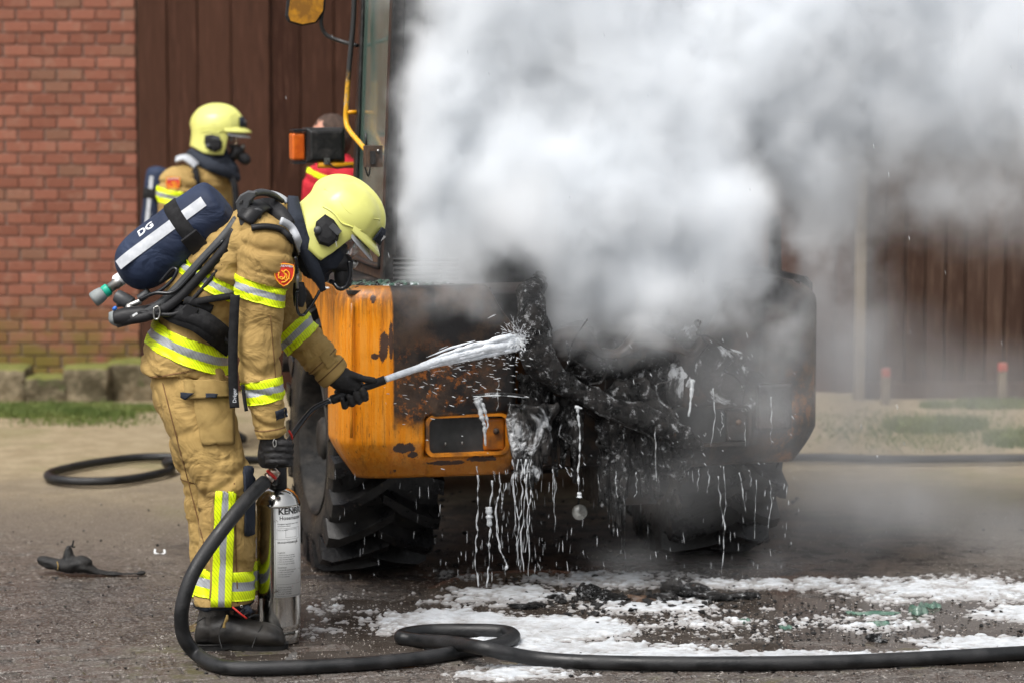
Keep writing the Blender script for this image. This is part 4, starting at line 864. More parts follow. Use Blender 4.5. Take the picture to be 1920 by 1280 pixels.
# ================================================================ FIREFIGHTER KIT
def helmet(parent, c, fwd, up, scale=1.0, cheek=.135, visor=True):
    """shell with crest, neck guard, brim, badge and ear mechanism; c = centre of the skull"""
    fwd = Vector(fwd).normalized(); up = (Vector(up)-Vector(up).dot(fwd)*fwd).normalized(); lat = up.cross(fwd)
    c = Vector(c)
    def T(u, w_, v): return c+(fwd*u+lat*w_+up*v)*scale
    nt_, nr = 72, 34; V, Fc = [], []
    def sm(x, a, b): t = min(1, max(0, (x-a)/(b-a))); return t*t*(3-2*t)
    for j in range(nr+1):
        for i in range(nt_):
            th = 2*math.pi*i/nt_; th = th if th < math.pi else th-2*math.pi; a = abs(th); ca, sa = math.cos(th), math.sin(th)
            Ru = .130 if ca > 0 else .134; Rw = .114
            vb_ = -.012+(-(cheek)+.012)*sm(a, R(50), R(66))+(cheek-.088)*sm(a, R(92), R(150))
            t = j/nr
            if t < .62:
                ph = t/.62*math.pi/2; v = .122*math.cos(ph)**.92 if ph < math.pi/2-1e-6 else 0; rho = math.sin(ph)**.93
            else:
                s = (t-.62)/.38; v = vb_*s; rho = 1+(.055*s**2 if a > R(100) else -.02*s**2+.03*sm(a, R(60), R(100))*s**2)
            u, w_ = Ru*ca*rho, Rw*sa*rho
            crest = .012*math.exp(-(w_/.017)**2)*sm(v, -.02, .03); rib = .0035*(sm(a, R(40), R(44))-sm(a, R(118), R(123)))*sm(v, -.01, .01)*(1-sm(v, .075, .085))
            k = 1+(crest+rib)/.125
            V.append(T(u*k, w_*(1+rib/.125), v*k if v > 0 else v))
    for j in range(nr):
        for i in range(nt_): Fc.append((j*nt_+i, (j+1)*nt_+i, (j+1)*nt_+(i+1) % nt_, j*nt_+(i+1) % nt_))
    he = mk('helmet', V, Fc, M['helmet'], parent); solid(he, .005, -1)
    def sub(name, vf, m, smooth=True): return mk(name, vf[0], vf[1], m, he, smooth, world=False)
    # helmet is parented to the person with a world inverse: children share its object space
    V = []; n = 40
    for j, (k0, dv) in enumerate(((1.0, .014), (1.02, -.004), (1.0, -.016))):
        pass
    rows = [(1.00, .016), (1.10, .010), (1.20, .002), (1.30, -.008), (1.305, -.014), (1.20, -.010), (1.02, -.012)]
    for (k, v) in rows:
        for i in range(n+1):
            th = R(-66+132*i/n); e = math.cos(th)**.7; kk = 1+(k-1)*e*1.15; V.append(T(.130*math.cos(th)*kk, .116*math.sin(th)*(1+(k-1)*.25*e), v*(.4+.6*e)))
    Fc = [(j*(n+1)+i, j*(n+1)+i+1, (j+1)*(n+1)+i+1, (j+1)*(n+1)+i) for j in range(len(rows)-1) for i in range(n)]
    sub('brim', (V, Fc), M['helmet'])
    # clear visor edge pushed up under the brim
    V = []
    for (k, v) in ((1.05, -.012), (1.30, -.030), (1.31, -.034), (1.06, -.020)):
        for i in range(n+1):
            th = R(-60+120*i/n); e = math.cos(th)**.6; kk = 1+(k-1)*e; V.append(T(.130*math.cos(th)*kk, .112*math.sin(th), v*e-.006))
    Fc = [(j*(n+1)+i, j*(n+1)+i+1, (j+1)*(n+1)+i+1, (j+1)*(n+1)+i) for j in range(3) for i in range(n)]
    sub('visor', (V, Fc), M['silver2'])
    # badge
    V = []
    for (z0, wd) in ((.016, .052), (.045, .045), (.066, .028)):
        for i in range(9):
            w_ = wd*(i/4-1); zz = z0; ph = math.asin(min(.99, zz/.122)); u = .130*math.cos(ph)*math.sqrt(max(0, 1-(w_/.118)**2))+.012+.010*math.exp(-(w_/.017)**2); V.append(T(u, w_, zz))
    bd_ = sub('front_badge', (V, [(j*9+i, j*9+i+1, (j+1)*9+i+1, (j+1)*9+i) for j in range(2) for i in range(8)]), M['hood']); solid(bd_, .006, 0)
    sub('badge_star', obox(T(.143, .0, .040), fwd*.004*scale, lat*.012*scale, up*.010*scale), M['steel'], False)
    for s in (-1, 1):
        prof = [(-.055, -.028), (-.022, -.022), (.012, -.030), (.034, -.062), (.026, -.098), (-.004, -.112), (-.036, -.100), (-.060, -.066)]
        n8 = len(prof); V = []
        for (k, dw) in ((1, .112), (1, .122), (.80, .132), (.45, .135)):
            cx, cz = -.012, -.066; V += [T(cx+(x-cx)*k+.018, s*dw, cz+(z-cz)*k) for x, z in prof]
        Fc = [(j*n8+i, j*n8+(i+1) % n8, (j+1)*n8+(i+1) % n8, (j+1)*n8+i) for j in range(3) for i in range(n8)]+[tuple(3*n8+i for i in range(n8))]
        sub('ear_mechanism', (V, Fc), M['black'], False)
        sub('ear_latch', obox(T(.022, s*.134, -.040), fwd*.020*scale, lat*.006*scale, up*.010*scale), M['dgrey'], False)
        sub('ear_knob', lathe([(.014, .0), (.013, .008), (0, .009)], T(-.018, s*.132, -.082), lat*s, 14), M['dgrey'])
        # strengthening rib lines on the shell
        pts = []
        for (u, v) in ((-.100, .030), (-.04, .035), (.02, .030), (.075, .062), (.096, .078)):
            ph = min(.98, v/.122); w_ = .114*math.sqrt(max(.02, 1-(v/.122)**2-(u/.134)**2))+.0015; pts.append(T(u, s*w_, v))
        sub('shell_rib', tube(pts, .0035*scale, 6, 6), M['helmet'])
        pts = []
        for (u, v) in ((-.062, -.015), (-.02, -.006), (.02, -.012), (.05, .0), (.085, .014)):
            w_ = .1145*math.sqrt(max(.02, 1-(u/.134)**2))+.001; pts.append(T(u, s*w_, v))
        sub('shell_rib', tube(pts, .003*scale, 6, 6), M['helmet'])
    # hook-up for a strap
    return he, T
def head_face(parent, T, mask=True):
    """skin head inside the helmet with nose and ears, breathing mask over it"""
    def L(pts, **k): return pts
    hd = [(T(0, 0, .0), .095), ]
    parts = [ball((0, 0, 0), (.088, .072, .105), 24, 18)]
    V = [T(v[0]-.002, v[1], v[2]-.035) for v in parts[0][0]]; parts = [(V, parts[0][1])]
    jaw = ball((0, 0, 0), (.055, .05, .05), 18, 12); parts.append(([T(v[0]+.030, v[1], v[2]-.105) for v in jaw[0]], jaw[1]))
    nose = loft([(T(.082, 0, -.045), T(.006, 0, 0)-T(0, 0, 0), T(0, .008, 0)-T(0, 0, 0)), (T(.098, 0, -.075), T(.010, 0, 0)-T(0, 0, 0), T(0, .013, 0)-T(0, 0, 0)), (T(.090, 0, -.088), T(.006, 0, 0)-T(0, 0, 0), T(0, .012, 0)-T(0, 0, 0))], 10, 2); parts.append(nose)
    neck = loft([(T(-.02, 0, -.09), T(.055, 0, 0)-T(0, 0, 0), T(0, .055, 0)-T(0, 0, 0)), (T(-.05, 0, -.20), T(.06, 0, 0)-T(0, 0, 0), T(0, .06, 0)-T(0, 0, 0))], 16, 2); parts.append(neck)
    return parts
def eyes(parent, T):
    for s in (-1, 1): mk('eye', *ball(tuple(T(.078, s*.03, -.045)), .012, 12, 8), M['white'], parent); mk('iris', *ball(tuple(T(.0865, s*.03, -.045)), .0055, 8, 6), M['hair'], parent); mk('eyebrow', *tube([T(.084, s*.045, -.026), T(.088, s*.03, -.022), T(.088, s*.016, -.026)], .003, 6, 3), M['hair'], parent)
def mask(parent, T):
    V, Fc = [], []; n = 20; rows = [(-.010, .104, .066), (-.035, .114, .068), (-.06, .118, .066), (-.085, .114, .058), (-.108, .098, .048)]
    for (v, u0, w0) in rows:
        for i in range(n+1): th = R(-88+176*i/n); V.append(T(.03+(u0-.03)*math.cos(th), w0*1.22*math.sin(th), v))
    Fc = [(j*(n+1)+i, j*(n+1)+i+1, (j+1)*(n+1)+i+1, (j+1)*(n+1)+i) for j in range(len(rows)-1) for i in range(n)]
    mk('mask_window', V, Fc, M['maskglass'], parent)
    d_ = lambda u, w_, v: T(u, w_, v)-T(0, 0, 0)
    mk('mask_rim', *tube([T(.03, .083, -.0), T(.07, .072, .0), T(.112, 0, -.004), T(.07, -.072, .0), T(.03, -.083, -.0)], .006, 8, 6), M['black'], parent)
    mk('mask_cup', *loft([(T(.07, 0, -.075), d_(.012, 0, 0), d_(0, .04, 0)), (T(.102, 0, -.095), d_(.030, 0, .012), d_(0, .050, 0)), (T(.095, 0, -.125), d_(.045, 0, .01), d_(0, .052, 0)), (T(.06, 0, -.150), d_(.05, 0, 0), d_(0, .045, 0)), (T(.04, 0, -.158), d_(.02, 0, 0), d_(0, .02, 0))], 20, 4), M['black'], parent)
    mk('speech_diaphragm', *lathe([(.016, 0), (.016, .012), (.010, .016), (0, .016)], T(.128, -.006, -.088), d_(1, 0, .15), 18), M['steel'], parent)
    mk('demand_valve', *loft([(T(.10, 0, -.115), d_(.02, 0, 0), d_(0, .03, 0)), (T(.128, 0, -.135), d_(.026, 0, .016), d_(0, .032, 0)), (T(.150, 0, -.158), d_(.022, 0, .016), d_(0, .028, 0)), (T(.162, 0, -.172), d_(.010, 0, .008), d_(0, .014, 0))], 16, 4), M['black'], parent)
def badge(parent, c, n, up, h, name='shoulder_badge'):
    """red shield with orange border, emblem and small lettering"""
    n = Vector(n).normalized(); up = (Vector(up)-Vector(up).dot(n)*n).normalized(); rt = up.cross(n); c = Vector(c)
    out = [(-.42, .48), (0, .54), (.42, .48), (.46, .1), (.36, -.22), (0, -.52), (-.36, -.22), (-.46, .1)]
    def sh(s, d): return [c+(rt*x*s+up*y*s)*h+n*d for x, y in out]
    def pl(s, d0, d1): a, b = sh(s, d0), sh(s, d1); k = len(a); return a+b, [tuple(range(k)), tuple(range(2*k-1, k-1, -1))]+[(i, i+k, (i+1) % k+k, (i+1) % k) for i in range(k)]
    b0 = mk(name, *pl(1, -.004, .0030), M['redp'], parent, False)
    mk('badge_border', *tube([*sh(.90, .0040), sh(.90, .0040)[0]], h*.026, 5, 2), M['orangep'], b0, True, world=False)
    em = []
    q = lambda x, y: c+(rt*x+up*y)*h+n*.0045
    em.append(tube([q(-.22, .12), q(-.24, -.05), q(-.08, -.18), q(.06, -.02), q(-.02, .14), q(.08, .22), q(.22, .08), q(.20, -.12), q(.04, -.28), q(-.10, -.30)], h*.034, 6, 5))
    em.append(tube([q(-.12, .20), q(.0, .10), q(.12, .0), q(.1, -.16)], h*.028, 6, 5)); em.append(tube([q(-.26, -.14), q(-.1, -.08), q(.1, -.2), q(.26, -.12)], h*.024, 6, 5))
    mk('badge_emblem', *join(*em), M['orangep'], b0, True, world=False)
    me = text_mesh('BRANDWEER', h*.135, .012, .0003); mt = Matrix((( *rt, ), (*up, ), (*n, ))).transposed().to_4x4(); mt.translation = c+up*h*.40+n*.0042; me.transform(mt); ob('badge_lettering', me, M['white'], b0, world=False)
    return b0
LSL = lambda w1, w2: [(0, w1, 0), (w1, w1+w2, 1), (w1+w2, 2*w1+w2, 0)]
LM = [M['lime'], M['silver']]
def hand(parent, wrist, palm, chains, name='glove', voxel=.0035):
    """palm = list of (pt, r) from wrist; chains = finger lists of (pt, r)"""
    parts = [palm_v for palm_v in palm]
    for ch in chains: parts.append(tube([p_ for p_, r in ch], [r for p_, r in ch], 12, 4)); parts.append(ball(tuple(ch[-1][0]), ch[-1][1]*.98, 10, 8))
    me = fuse(parts, voxel, 3, lambda co: .0016*fbm(co*60, 3)-.0012*(1-np.minimum(1, np.abs(vnoise(co*45))*3)))
    return ob(name, me, M['glove'], parent)

# ================================================================ FIREFIGHTER WITH THE NOZZLE
pf = thing('person', 'firefighter bent forward in tan turnout gear, aiming the foam nozzle at the machine', 'person', tuple(gp(440, 1212)))
YT = 9.74; m1 = 1/553.
def ring(px, py, Y, ang, rf, rl, tl=0):
    """body ring: ang = direction (deg, image plane) of the local axis; rf front-back radius, rl lateral"""
    c = P(px, py, Y); a = R(ang); pr = Vector((math.sin(a), 0, -math.cos(a)))
    return (c, pr*rf, Vector((0, 1, 0))*rl+Vector((0, 0, tl)))
# jacket torso
tors = loft([ring(350, 704, YT, 86, .145, .185), ring(349, 698, YT, 85, .157, .198), ring(352, 672, YT, 80, .158, .198), ring(366, 620, YT, 70, .150, .190), ring(388, 568, YT, 62, .150, .195), ring(420, 516, YT, 54, .155, .205), ring(455, 474, YT, 48, .150, .215), ring(492, 445, YT, 42, .138, .215), ring(522, 428, YT, 36, .110, .17), ring(546, 416, YT, 34, .085, .11), ring(560, 408, YT, 34, .070, .08)], 40, 4)
shn = ball(tuple(P(484, 452, 9.58)), (.115, .10, .115), 24, 16); shf = ball(tuple(P(520, 460, 9.92)), (.11, .10, .11), 24, 16)
jk = fuse([tors, shn, shf], .008, 6, [folds((.35, 0, 1), .012, 10, 3.2, 1, .005), folds((.2, 0, 1), .002, 22, 9, 2, 0)])
ob('jacket', jk, M['tan'], pf)
for z, nn in ((0, 1),):
    ax = Vector((math.cos(R(80)), 0, math.sin(R(80))))
    hp = P(352, 690, YT); bands(jk, 'hem_seam', hp, (-.20, 0, 1), [(.006, .0095, 0)], [M['stitch']], pf, .0016)
# waist stripe follows the torso: slants down to the right
sl_n = Vector((.36, 0, .93)); p0 = P(342, 676, YT)
bands(jk, 'reflective_band', P(345, 667, YT), sl_n, LSL(.030, .027), LM, pf, .004, keep=lambda c: c.z < P(0, 560, 9.7).z)
bands(jk, 'reflective_band', P(398, 535, YT), Vector((.46, 0, .89)), LSL(.017, .019), LM, pf, .004, keep=lambda c: c.x < P(455, 0, 9.6).x)
# near sleeve, hanging straight
YA = 9.54
def limb(pts, seg=28, n=5, fl=1.0):
    rr = []; c = [Vector(p_[0]) for p_ in pts]
    for i, (p_, r1, r2) in enumerate(pts):
        d_ = (c[min(i+1, len(c)-1)]-c[max(i-1, 0)]).normalized(); y = Vector((0, 1, 0)); u = (y.cross(d_)).normalized(); v_ = d_.cross(u).normalized(); rr.append((p_, u*r1, v_*r2))
    return loft(rr, seg, n)
sn = limb([(P(497, 418, YA+.06), .055, .05), (P(495, 436, YA+.035), .092, .085), (P(494, 480, YA+.005), .103, .095), (P(489, 540, YA), .091, .088), (P(486, 600, YA), .083, .083), (P(485, 655, YA), .078, .080), (P(490, 705, YA), .075, .076), (P(498, 750, YA), .068, .070), (P(506, 792, YA), .060, .062), (P(510, 816, YA), .058, .058), (P(511, 824, YA), .050, .05)])
snm = fuse([sn], .007, 4, [folds((.1, 0, 1), .010, 12, 4.5, 4, .004), folds((.5, 0, 1), .002, 22, 9, 5, 0)]); ob('sleeve', snm, M['tan'], pf)
bands(snm, 'reflective_band', P(484, 562, YA), (.30, 0, 1), LSL(.021, .022), LM, pf, .004)
bands(snm, 'reflective_band', P(492, 752, YA), (-.16, 0, 1), LSL(.026, .024), LM, pf, .004)
for pz in ((494, 795), ): bands(snm, 'cuff_seam', P(508, 803, YA), (-.1, 0, 1), [(0, .003, 0)], [M['stitch']], pf, .0016)
# far sleeve reaching forward to the nozzle
YB = 9.95
sfm_ = limb([(P(515, 448, YB-.02), .07, .06), (P(516, 476, YB), .098, .09), (P(520, 530, YB), .092, .088), (P(532, 582, YB+.0), .084, .084), (P(556, 622, YB-.01), .078, .08), (P(588, 658, YB-.02), .072, .073), (P(614, 688, YB-.03), .064, .066), (P(630, 706, YB-.03), .060, .060), (P(634, 711, YB-.03), .048, .048)])
sfm = fuse([sfm_], .007, 4, [folds((.6, 0, -.8), .011, 13, 4.5, 7, .004), folds((.6, 0, -.5), .002, 22, 9, 8, 0)]); ob('sleeve', sfm, M['tan'], pf)
bands(sfm, 'reflective_band', P(556, 626, YB-.01), (.68, 0, -.73), [(-.038, -.014, 0), (-.014, .008, 1), (.008, .032, 0)], LM, pf, .004)
for t_ in (P(603, 676, YB), P(618, 693, YB)): bands(sfm, 'cuff_seam', t_, (.68, 0, -.73), [(0, .003, 0)], [M['stitch']], pf, .002)
# trousers
YN, YF = 9.64, 9.86
legn = limb([(P(352, 690, YN+.06), .14, .13), (P(362, 740, YN+.02), .135, .125), (P(378, 790, YN), .127, .12), (P(398, 845, YN-.02), .115, .11), (P(418, 900, YN-.03), .104, .105), (P(424, 960, YN-.01), .104, .105), (P(424, 1030, YN), .107, .105), (P(422, 1090, YN+.01), .108, .105), (P(419, 1128, YN+.01), .106, .108), (P(419, 1138, YN+.01), .100, .102)])
legf = limb([(P(358, 690, YF-.06), .14, .13), (P(370, 760, YF), .132, .12), (P(385, 840, YF), .118, .11), (P(398, 900, YF), .115, .11), (P(404, 960, YF), .112, .105), (P(414, 1030, YF), .120, .11), (P(422, 1085, YF), .128, .11), (P(424, 1120, YF), .125, .105)])
seat = limb([(P(352, 660, YT), .13, .16), (P(355, 700, YT), .142, .19), (P(362, 745, YT), .138, .18), (P(376, 790, YT), .10, .12)])
trn = fuse([legn, seat], .008, 5, [folds((-.25, 0, 1), .010, 8, 3.2, 11, .004), folds((.9, 0, .45), .007, 7, 4, 12, .0)]); ob('trousers', trn, M['tan'], pf)
trf = fuse([legf], .009, 5, [folds((-.2, 0, 1), .010, 8, 3.2, 15, .004), folds((.9, 0, .45), .006, 7, 4, 16, .0)]); ob('trouser_leg', trf, M['tan'], pf)
bands(trn, 'reflective_band', P(420, 1114, YN), (.10, 0, 1), LSL(.032, .032), LM, pf, .004)
bands(trf, 'reflective_band', P(420, 1106, YF), (-.10, 0, 1), LSL(.032, .032), LM, pf, .004)
bands(trf, 'knee_seam', P(380, 900, YF), (.15, 0, 1), [(0, .003, 0)], [M['stitch']], pf, .0016)
bands(trn, 'trouser_lining', P(420, 1133, YN), (-.04, 0, 1), [(-.05, .010, 0)], [M['hood']], pf, .004)
bt = bvh_of(trn); bj = bvh_of(jk); bs = bvh_of(snm); bsf = bvh_of(sfm)
def onto(bv, name, poly, m, off=.005, th=.003, res=12, parent=None, Yd=9.6):
    V, Fc = patch(bv, poly, res, off, Yd=Yd); o = mk(name, V, Fc, m, parent or pf, world=parent is None); solid(o, th, 1); return o
onto(bt, 'cargo_pocket', [(360, 738), (436, 746), (436, 832), (378, 834)], M['tan2'], .010, .009)
onto(bt, 'pocket_flap', [(345, 712), (420, 716), (424, 745), (352, 748)], M['tan2'], .020, .006)
onto(bt, 'pocket_tab', [(384, 738), (402, 740), (400, 748), (382, 745)], M['hood'], .026, .003, 4); onto(bt, 'pocket_tab', [(344, 735), (362, 738), (352, 748), (344, 744)], M['hood'], .026, .003, 4)
for nm, a, b, m_ in (('vertical_band', 401, 413, 'lime'), ('vertical_band', 413, 424, 'silver'), ('vertical_band', 424, 436, 'lime')):
    onto(bt, nm, [(a+4, 920), (b+4, 922), (b-3, 1136), (a-3, 1136)], M[m_], .010, .003, 16)
onto(bt, 'band_backing', [(398, 960), (404, 922), (398, 1144), (394, 1144)], M['tan2'], .007, .003, 8)
V, Fc = patch(bt, [(456, 874), (474, 876), (474, 1000), (458, 1004)], 12, .010); o = mk('knee_pad', V, Fc, M['hood'], pf); solid(o, .010, 1)
onto(bt, 'trouser_seam', [(438, 905), (440, 905), (446, 1130), (444, 1130)], M['stitch'], .003, .002, 10)
onto(bt, 'trouser_seam', [(300, 700), (302, 700), (392, 1050), (390, 1050)], M['stitch'], .002, .002, 14)
onto(bs, 'sleeve_seam', [(506, 590), (507, 590), (520, 740), (519, 740)], M['stitch'], .002, .002, 14)
onto(bs, 'cuff_tab', [(516, 770), (538, 764), (540, 780), (518, 787)], M['hood'], .006, .006, 5); onto(bsf, 'cuff_tab', [(598, 668), (616, 652), (632, 676), (614, 692)], M['tan2'], .005, .006, 6, Yd=YB)
onto(bj, 'jacket_seam', [(300, 640), (301, 640), (440, 712), (439, 714)], M['stitch'], .001, .002, 12)
hc, hn = hit(bs, 529, 516, 9.45); badge(pf, hc+Vector((hn.x, hn.y, 0)).normalized()*.014, Vector((.22, -1, .05)), (.06, 0, 1), .078)
# body under the clothes: one continuous figure
bodyp = [limb([(P(360, 690, YT), .11, .14), (P(390, 580, YT), .10, .14), (P(450, 485, YT), .11, .15), (P(500, 450, YT), .10, .14), (P(550, 420, YT), .055, .055), (P(590, 425, YT), .055, .055)]),
         limb([(P(490, 440, YA+.08), .06, .06), (P(488, 620, YA), .05, .05), (P(512, 820, YA), .032, .03)]), limb([(P(515, 455, YB-.05), .06, .06), (P(535, 590, YB), .05, .05), (P(634, 706, YB-.03), .032, .03)]),
         limb([(P(360, 690, YN+.04), .09, .09), (P(418, 900, YN), .06, .06), (P(412, 1175, YN), .045, .045)]), limb([(P(360, 690, YF-.04), .09, .09), (P(402, 900, YF), .06, .06), (P(425, 1150, YF), .045, .045)])]
HC = P(643, 408, YT); hf = Vector((math.cos(R(-43)), -.10, math.sin(R(-43)))); hu = Vector((math.cos(R(47)), .05, math.sin(R(47))))
he1, T1 = helmet(pf, HC, hf, hu, 1.04, .150)
bodyp += head_face(pf, T1)
ob('body', fuse(bodyp, .011, 4), M['skin'], pf); mask(pf, T1)
# hood: dark neck curtain from helmet to collar, hanging below the chin
hood = fuse([limb([(P(556, 418, YT), .070, .09), (P(574, 432, YT), .078, .10), (P(600, 458, YT), .088, .095), (P(618, 482, YT), .085, .10), (P(632, 505, YT), .05, .07)]),
             limb([(P(562, 445, YT), .045, .10), (P(586, 492, YT), .055, .10), (P(606, 532, YT), .022, .06)])], .007, 4, folds((.5, 0, -.8), .009, 14, 9, 3, .004))
ob('hood', hood, M['hood'], pf)
bh = bvh_of(hood)
# stiff navy collar flap between jacket and helmet
cf = []
for k, (px, py, h2, w2) in enumerate(((548, 372, .0, 0), (556, 400, .0, 0), (568, 440, 0, 0), (583, 480, 0, 0), (597, 515, 0, 0), (606, 543, 0, 0))):
    pass
colp = [P(549, 370, 9.70), P(553, 400, 9.64), P(563, 440, 9.62), P(578, 480, 9.62), P(594, 515, 9.64), P(606, 545, 9.67)]
ob('collar_flap', mk('tmpc', *tube(colp, [.7, .95, 1.0, .95, .8, .35], 4, 6, flat=(.050, .012), up=(.25, -1, .1)), M['hood']).data, M['hood'], pf); bpy.data.objects.remove(bpy.data.objects['tmpc'])
mk('collar_lining', *tube([P(545, 378, 9.69), P(549, 400, 9.66), P(556, 425, 9.655)], .006, 6, 6), M['redbit'], pf)
# mask hose with a curl under the chin
mk('mask_hose', *tube([P(655, 490, 9.66), P(657, 512, 9.66), P(652, 532, 9.66), P(643, 541, 9.66), P(634, 540, 9.66), P(627, 532, 9.67), P(620, 528, 9.69)], .008, 10, 8), M['tube'], pf)
# boots
def boot(cx, cy, Y, L=175, name='boot', pitch=0):
    """side-on boot, toe to the right; cx,cy = heel bottom pixel"""
    o = P(cx, cy, Y); s = L*Y/F
    def Q(u, v, w_=0): return o+Vector((u*s, w_, v*s))
    y = Vector((0, 1, 0))
    st = [(.02, .0, .20, .12), (.04, .0, .33, .15), (.10, 0, .36, .175), (.22, 0, .37, .19), (.34, 0, .36, .195), (.44, 0, .335, .19), (.54, 0, .30, .20), (.66, 0, .275, .215), (.78, 0, .255, .22), (.88, 0, .225, .205), (.95, 0, .17, .165), (.985, 0, .10, .10)]
    up = loft([(Q(u, (b+t)/2+.05), Vector((0, 0, 1))*(t-b)/2*s, y*w_*s*.98) for u, b, t, w_ in st], 24, 3)
    shaft = loft([(Q(.20, .15), Vector((1, 0, 0))*.17*s, y*.16*s), (Q(.22, .38), Vector((1, 0, 0))*.17*s, y*.16*s), (Q(.24, .60), Vector((1, 0, 0))*.17*s, y*.16*s)], 24, 3)
    b_ = ob(name, fuse([up, shaft], .006, 4, lambda co: .0022*fbm(co*22, 3)-.0022*(1-np.minimum(1, np.abs(vnoise(co*16))*3))), M['boot'], pf)
    so_ = []
    for k in range(2): pass
    out = [(-.00, .21), (.10, .27), (.25, .26), (.40, .225), (.55, .245), (.72, .275), (.86, .26), (.96, .20), (1.01, .09)]
    pts = [(u, w_*.52*1.9/2) for u, w_ in out]; poly = pts+[(u, -w_) for u, w_ in reversed(pts)]; n = len(poly)
    V = [Q(u, .0+(.025 if .30 < u < .46 else 0)+(.03*max(0, u-.86)/.15), w_*s) for u, w_ in poly]+[Q(u, .085+(.02*max(0, u-.86)/.15), w_*s) for u, w_ in poly]
    so = mk('sole', V, [tuple(range(n-1, -1, -1)), tuple(range(n, 2*n))]+[(i, (i+1) % n, (i+1) % n+n, i+n) for i in range(n)], M['sole'], b_, False, world=False); bevel(so, .006, 2)
    wl_ = [Q(u, .088, -(w_*.5+.004)*s) for u, w_ in out]; mk('welt', *tube(wl_, .0028, 6, 4), M['sole'], b_, world=False)
    return b_, Q
b1, Q1 = boot(364, 1219, 9.61, 178); boot(372, 1195, 9.86, 165)
mk('boot_tongue', *tube([Q1(.50, .40, -.02), Q1(.56, .46, -.02), Q1(.62, .42, -.02)], [.012, .018, .010], 10, 4), M['hood'], b1, world=False)
for k_, pts_ in enumerate(([(.62, .03), (.66, .14), (.70, .22), (.73, .27)], [(.30, .02), (.27, .16), (.30, .28), (.38, .37)], [(.02, .30), (.12, .36), (.24, .38)])):
    V_ = []
    for (u_, v_) in pts_: h_, n_h = hit(bvh_of(b1.data), *((lambda w_: (960+F*(w_.x)/((w_.y)*ct-(w_.z-CAM_H)*st_), 640-F*((w_.z-CAM_H)*ct+(w_.y)*st_)/((w_.y)*ct-(w_.z-CAM_H)*st_)))(Q1(u_, v_, 0))), 9.5); V_.append(h_+n_h*.0015)
    mk('boot_seam', *tube(V_, .0022, 6, 5), M['sole'], b1, world=False)
mk('boot_piping', *tube([Q1(.44, .52, -.075), Q1(.52, .46, -.085), Q1(.59, .40, -.078)], .0035, 6, 4), M['redbit'], b1, world=False)
for k in range(3): mk('boot_lace', *tube([Q1(.52+.045*k, .46-.03*k, -.065), Q1(.56+.045*k, .475-.035*k, -.03), Q1(.60+.045*k, .44-.035*k, .02)], .0035, 6, 4), M['black'], b1, world=False)
mk('zip_cord', *tube([P(426, 1152, 9.47), P(425, 1160, 9.47), P(421, 1168, 9.47), P(420, 1176, 9.47)], [.003, .006, .004, .0055], 8, 5), M['tan2'], pf)
mk('trouser_eyelet', *lathe([(.003, 0), (.0055, 0), (.0055, .003), (.003, .003)], P(453, 1136, 9.53), (0, -1, 0), 10), M['steel'], pf)
# ---- right hand (near) holding the neck of the extinguisher: fist around an upright grip
def G(px, py, Y): return P(px, py, Y)
Yg = 9.60
palm = [limb([(G(510, 808, YA), .036, .032), (G(511, 822, YA), .042, .036), (G(508, 840, YA+.01), .044, .036), (G(504, 858, YA+.02), .040, .032), (G(503, 872, YA+.03), .030, .026)], 18, 3)]
ch = []
for k, (y0, ln) in enumerate(((829, 1.0), (841, 1.06), (853, 1.02), (864, .88))):
    r = .0125-.0006*k
    ch.append([(G(500, y0+2, YA-.010), r*1.15), (G(518, y0, YA-.030), r*1.1), (G(532+6*ln, y0+2, YA-.020), r*1.05), (G(538+7*ln, y0+5, YA+.012), r), (G(531, y0+7, YA+.040), r*.95), (G(520, y0+8, YA+.046), r*.9)])
th_ = [(G(516, 822, YA+.03), .017), (G(528, 826, YA+.045), .015), (G(538, 834, YA+.050), .0135), (G(540, 845, YA+.045), .012)]
hand(pf, None, palm, ch+[th_])
mk('snap_hook', *tube([G(515, 822, YA-.045), G(512, 828, YA-.048), G(514, 837, YA-.05), G(518, 833, YA-.05), G(517, 824, YA-.047)], .0022, 6, 6), M['steel'], pf)
# ---- left hand on the nozzle: thumb along the top, fingers curling up from below
Yn = 9.92
palm = [limb([(G(626, 702, YB-.03), .040, .036), (G(638, 708, YB-.035), .044, .036), (G(650, 716, YB-.03), .043, .034), (G(662, 724, YB-.025), .038, .03), (G(672, 730, YB-.02), .028, .024)], 18, 3)]
ch = []
for k, (px, py) in enumerate(((682, 722), (670, 728), (657, 733), (644, 738))):
    r = .0125-.0006*k
    ch.append([(G(px-14, py-6, Yn+.028), r*1.15), (G(px-4, py+2, Yn+.040), r*1.12), (G(px+2, py+16, Yn+.030), r*1.08), (G(px+3, py+24, Yn+.0), r*1.04), (G(px+1, py+20, Yn-.026), r), (G(px-3, py+9, Yn-.034), r*.92)])
th_ = [(G(644, 700, Yn-.01), .020), (G(660, 703, Yn-.016), .0165), (G(676, 708, Yn-.016), .0145), (G(690, 711, Yn-.014), .013), (G(700, 712, Yn-.012), .0115)]
hand(pf, None, palm, ch+[th_])

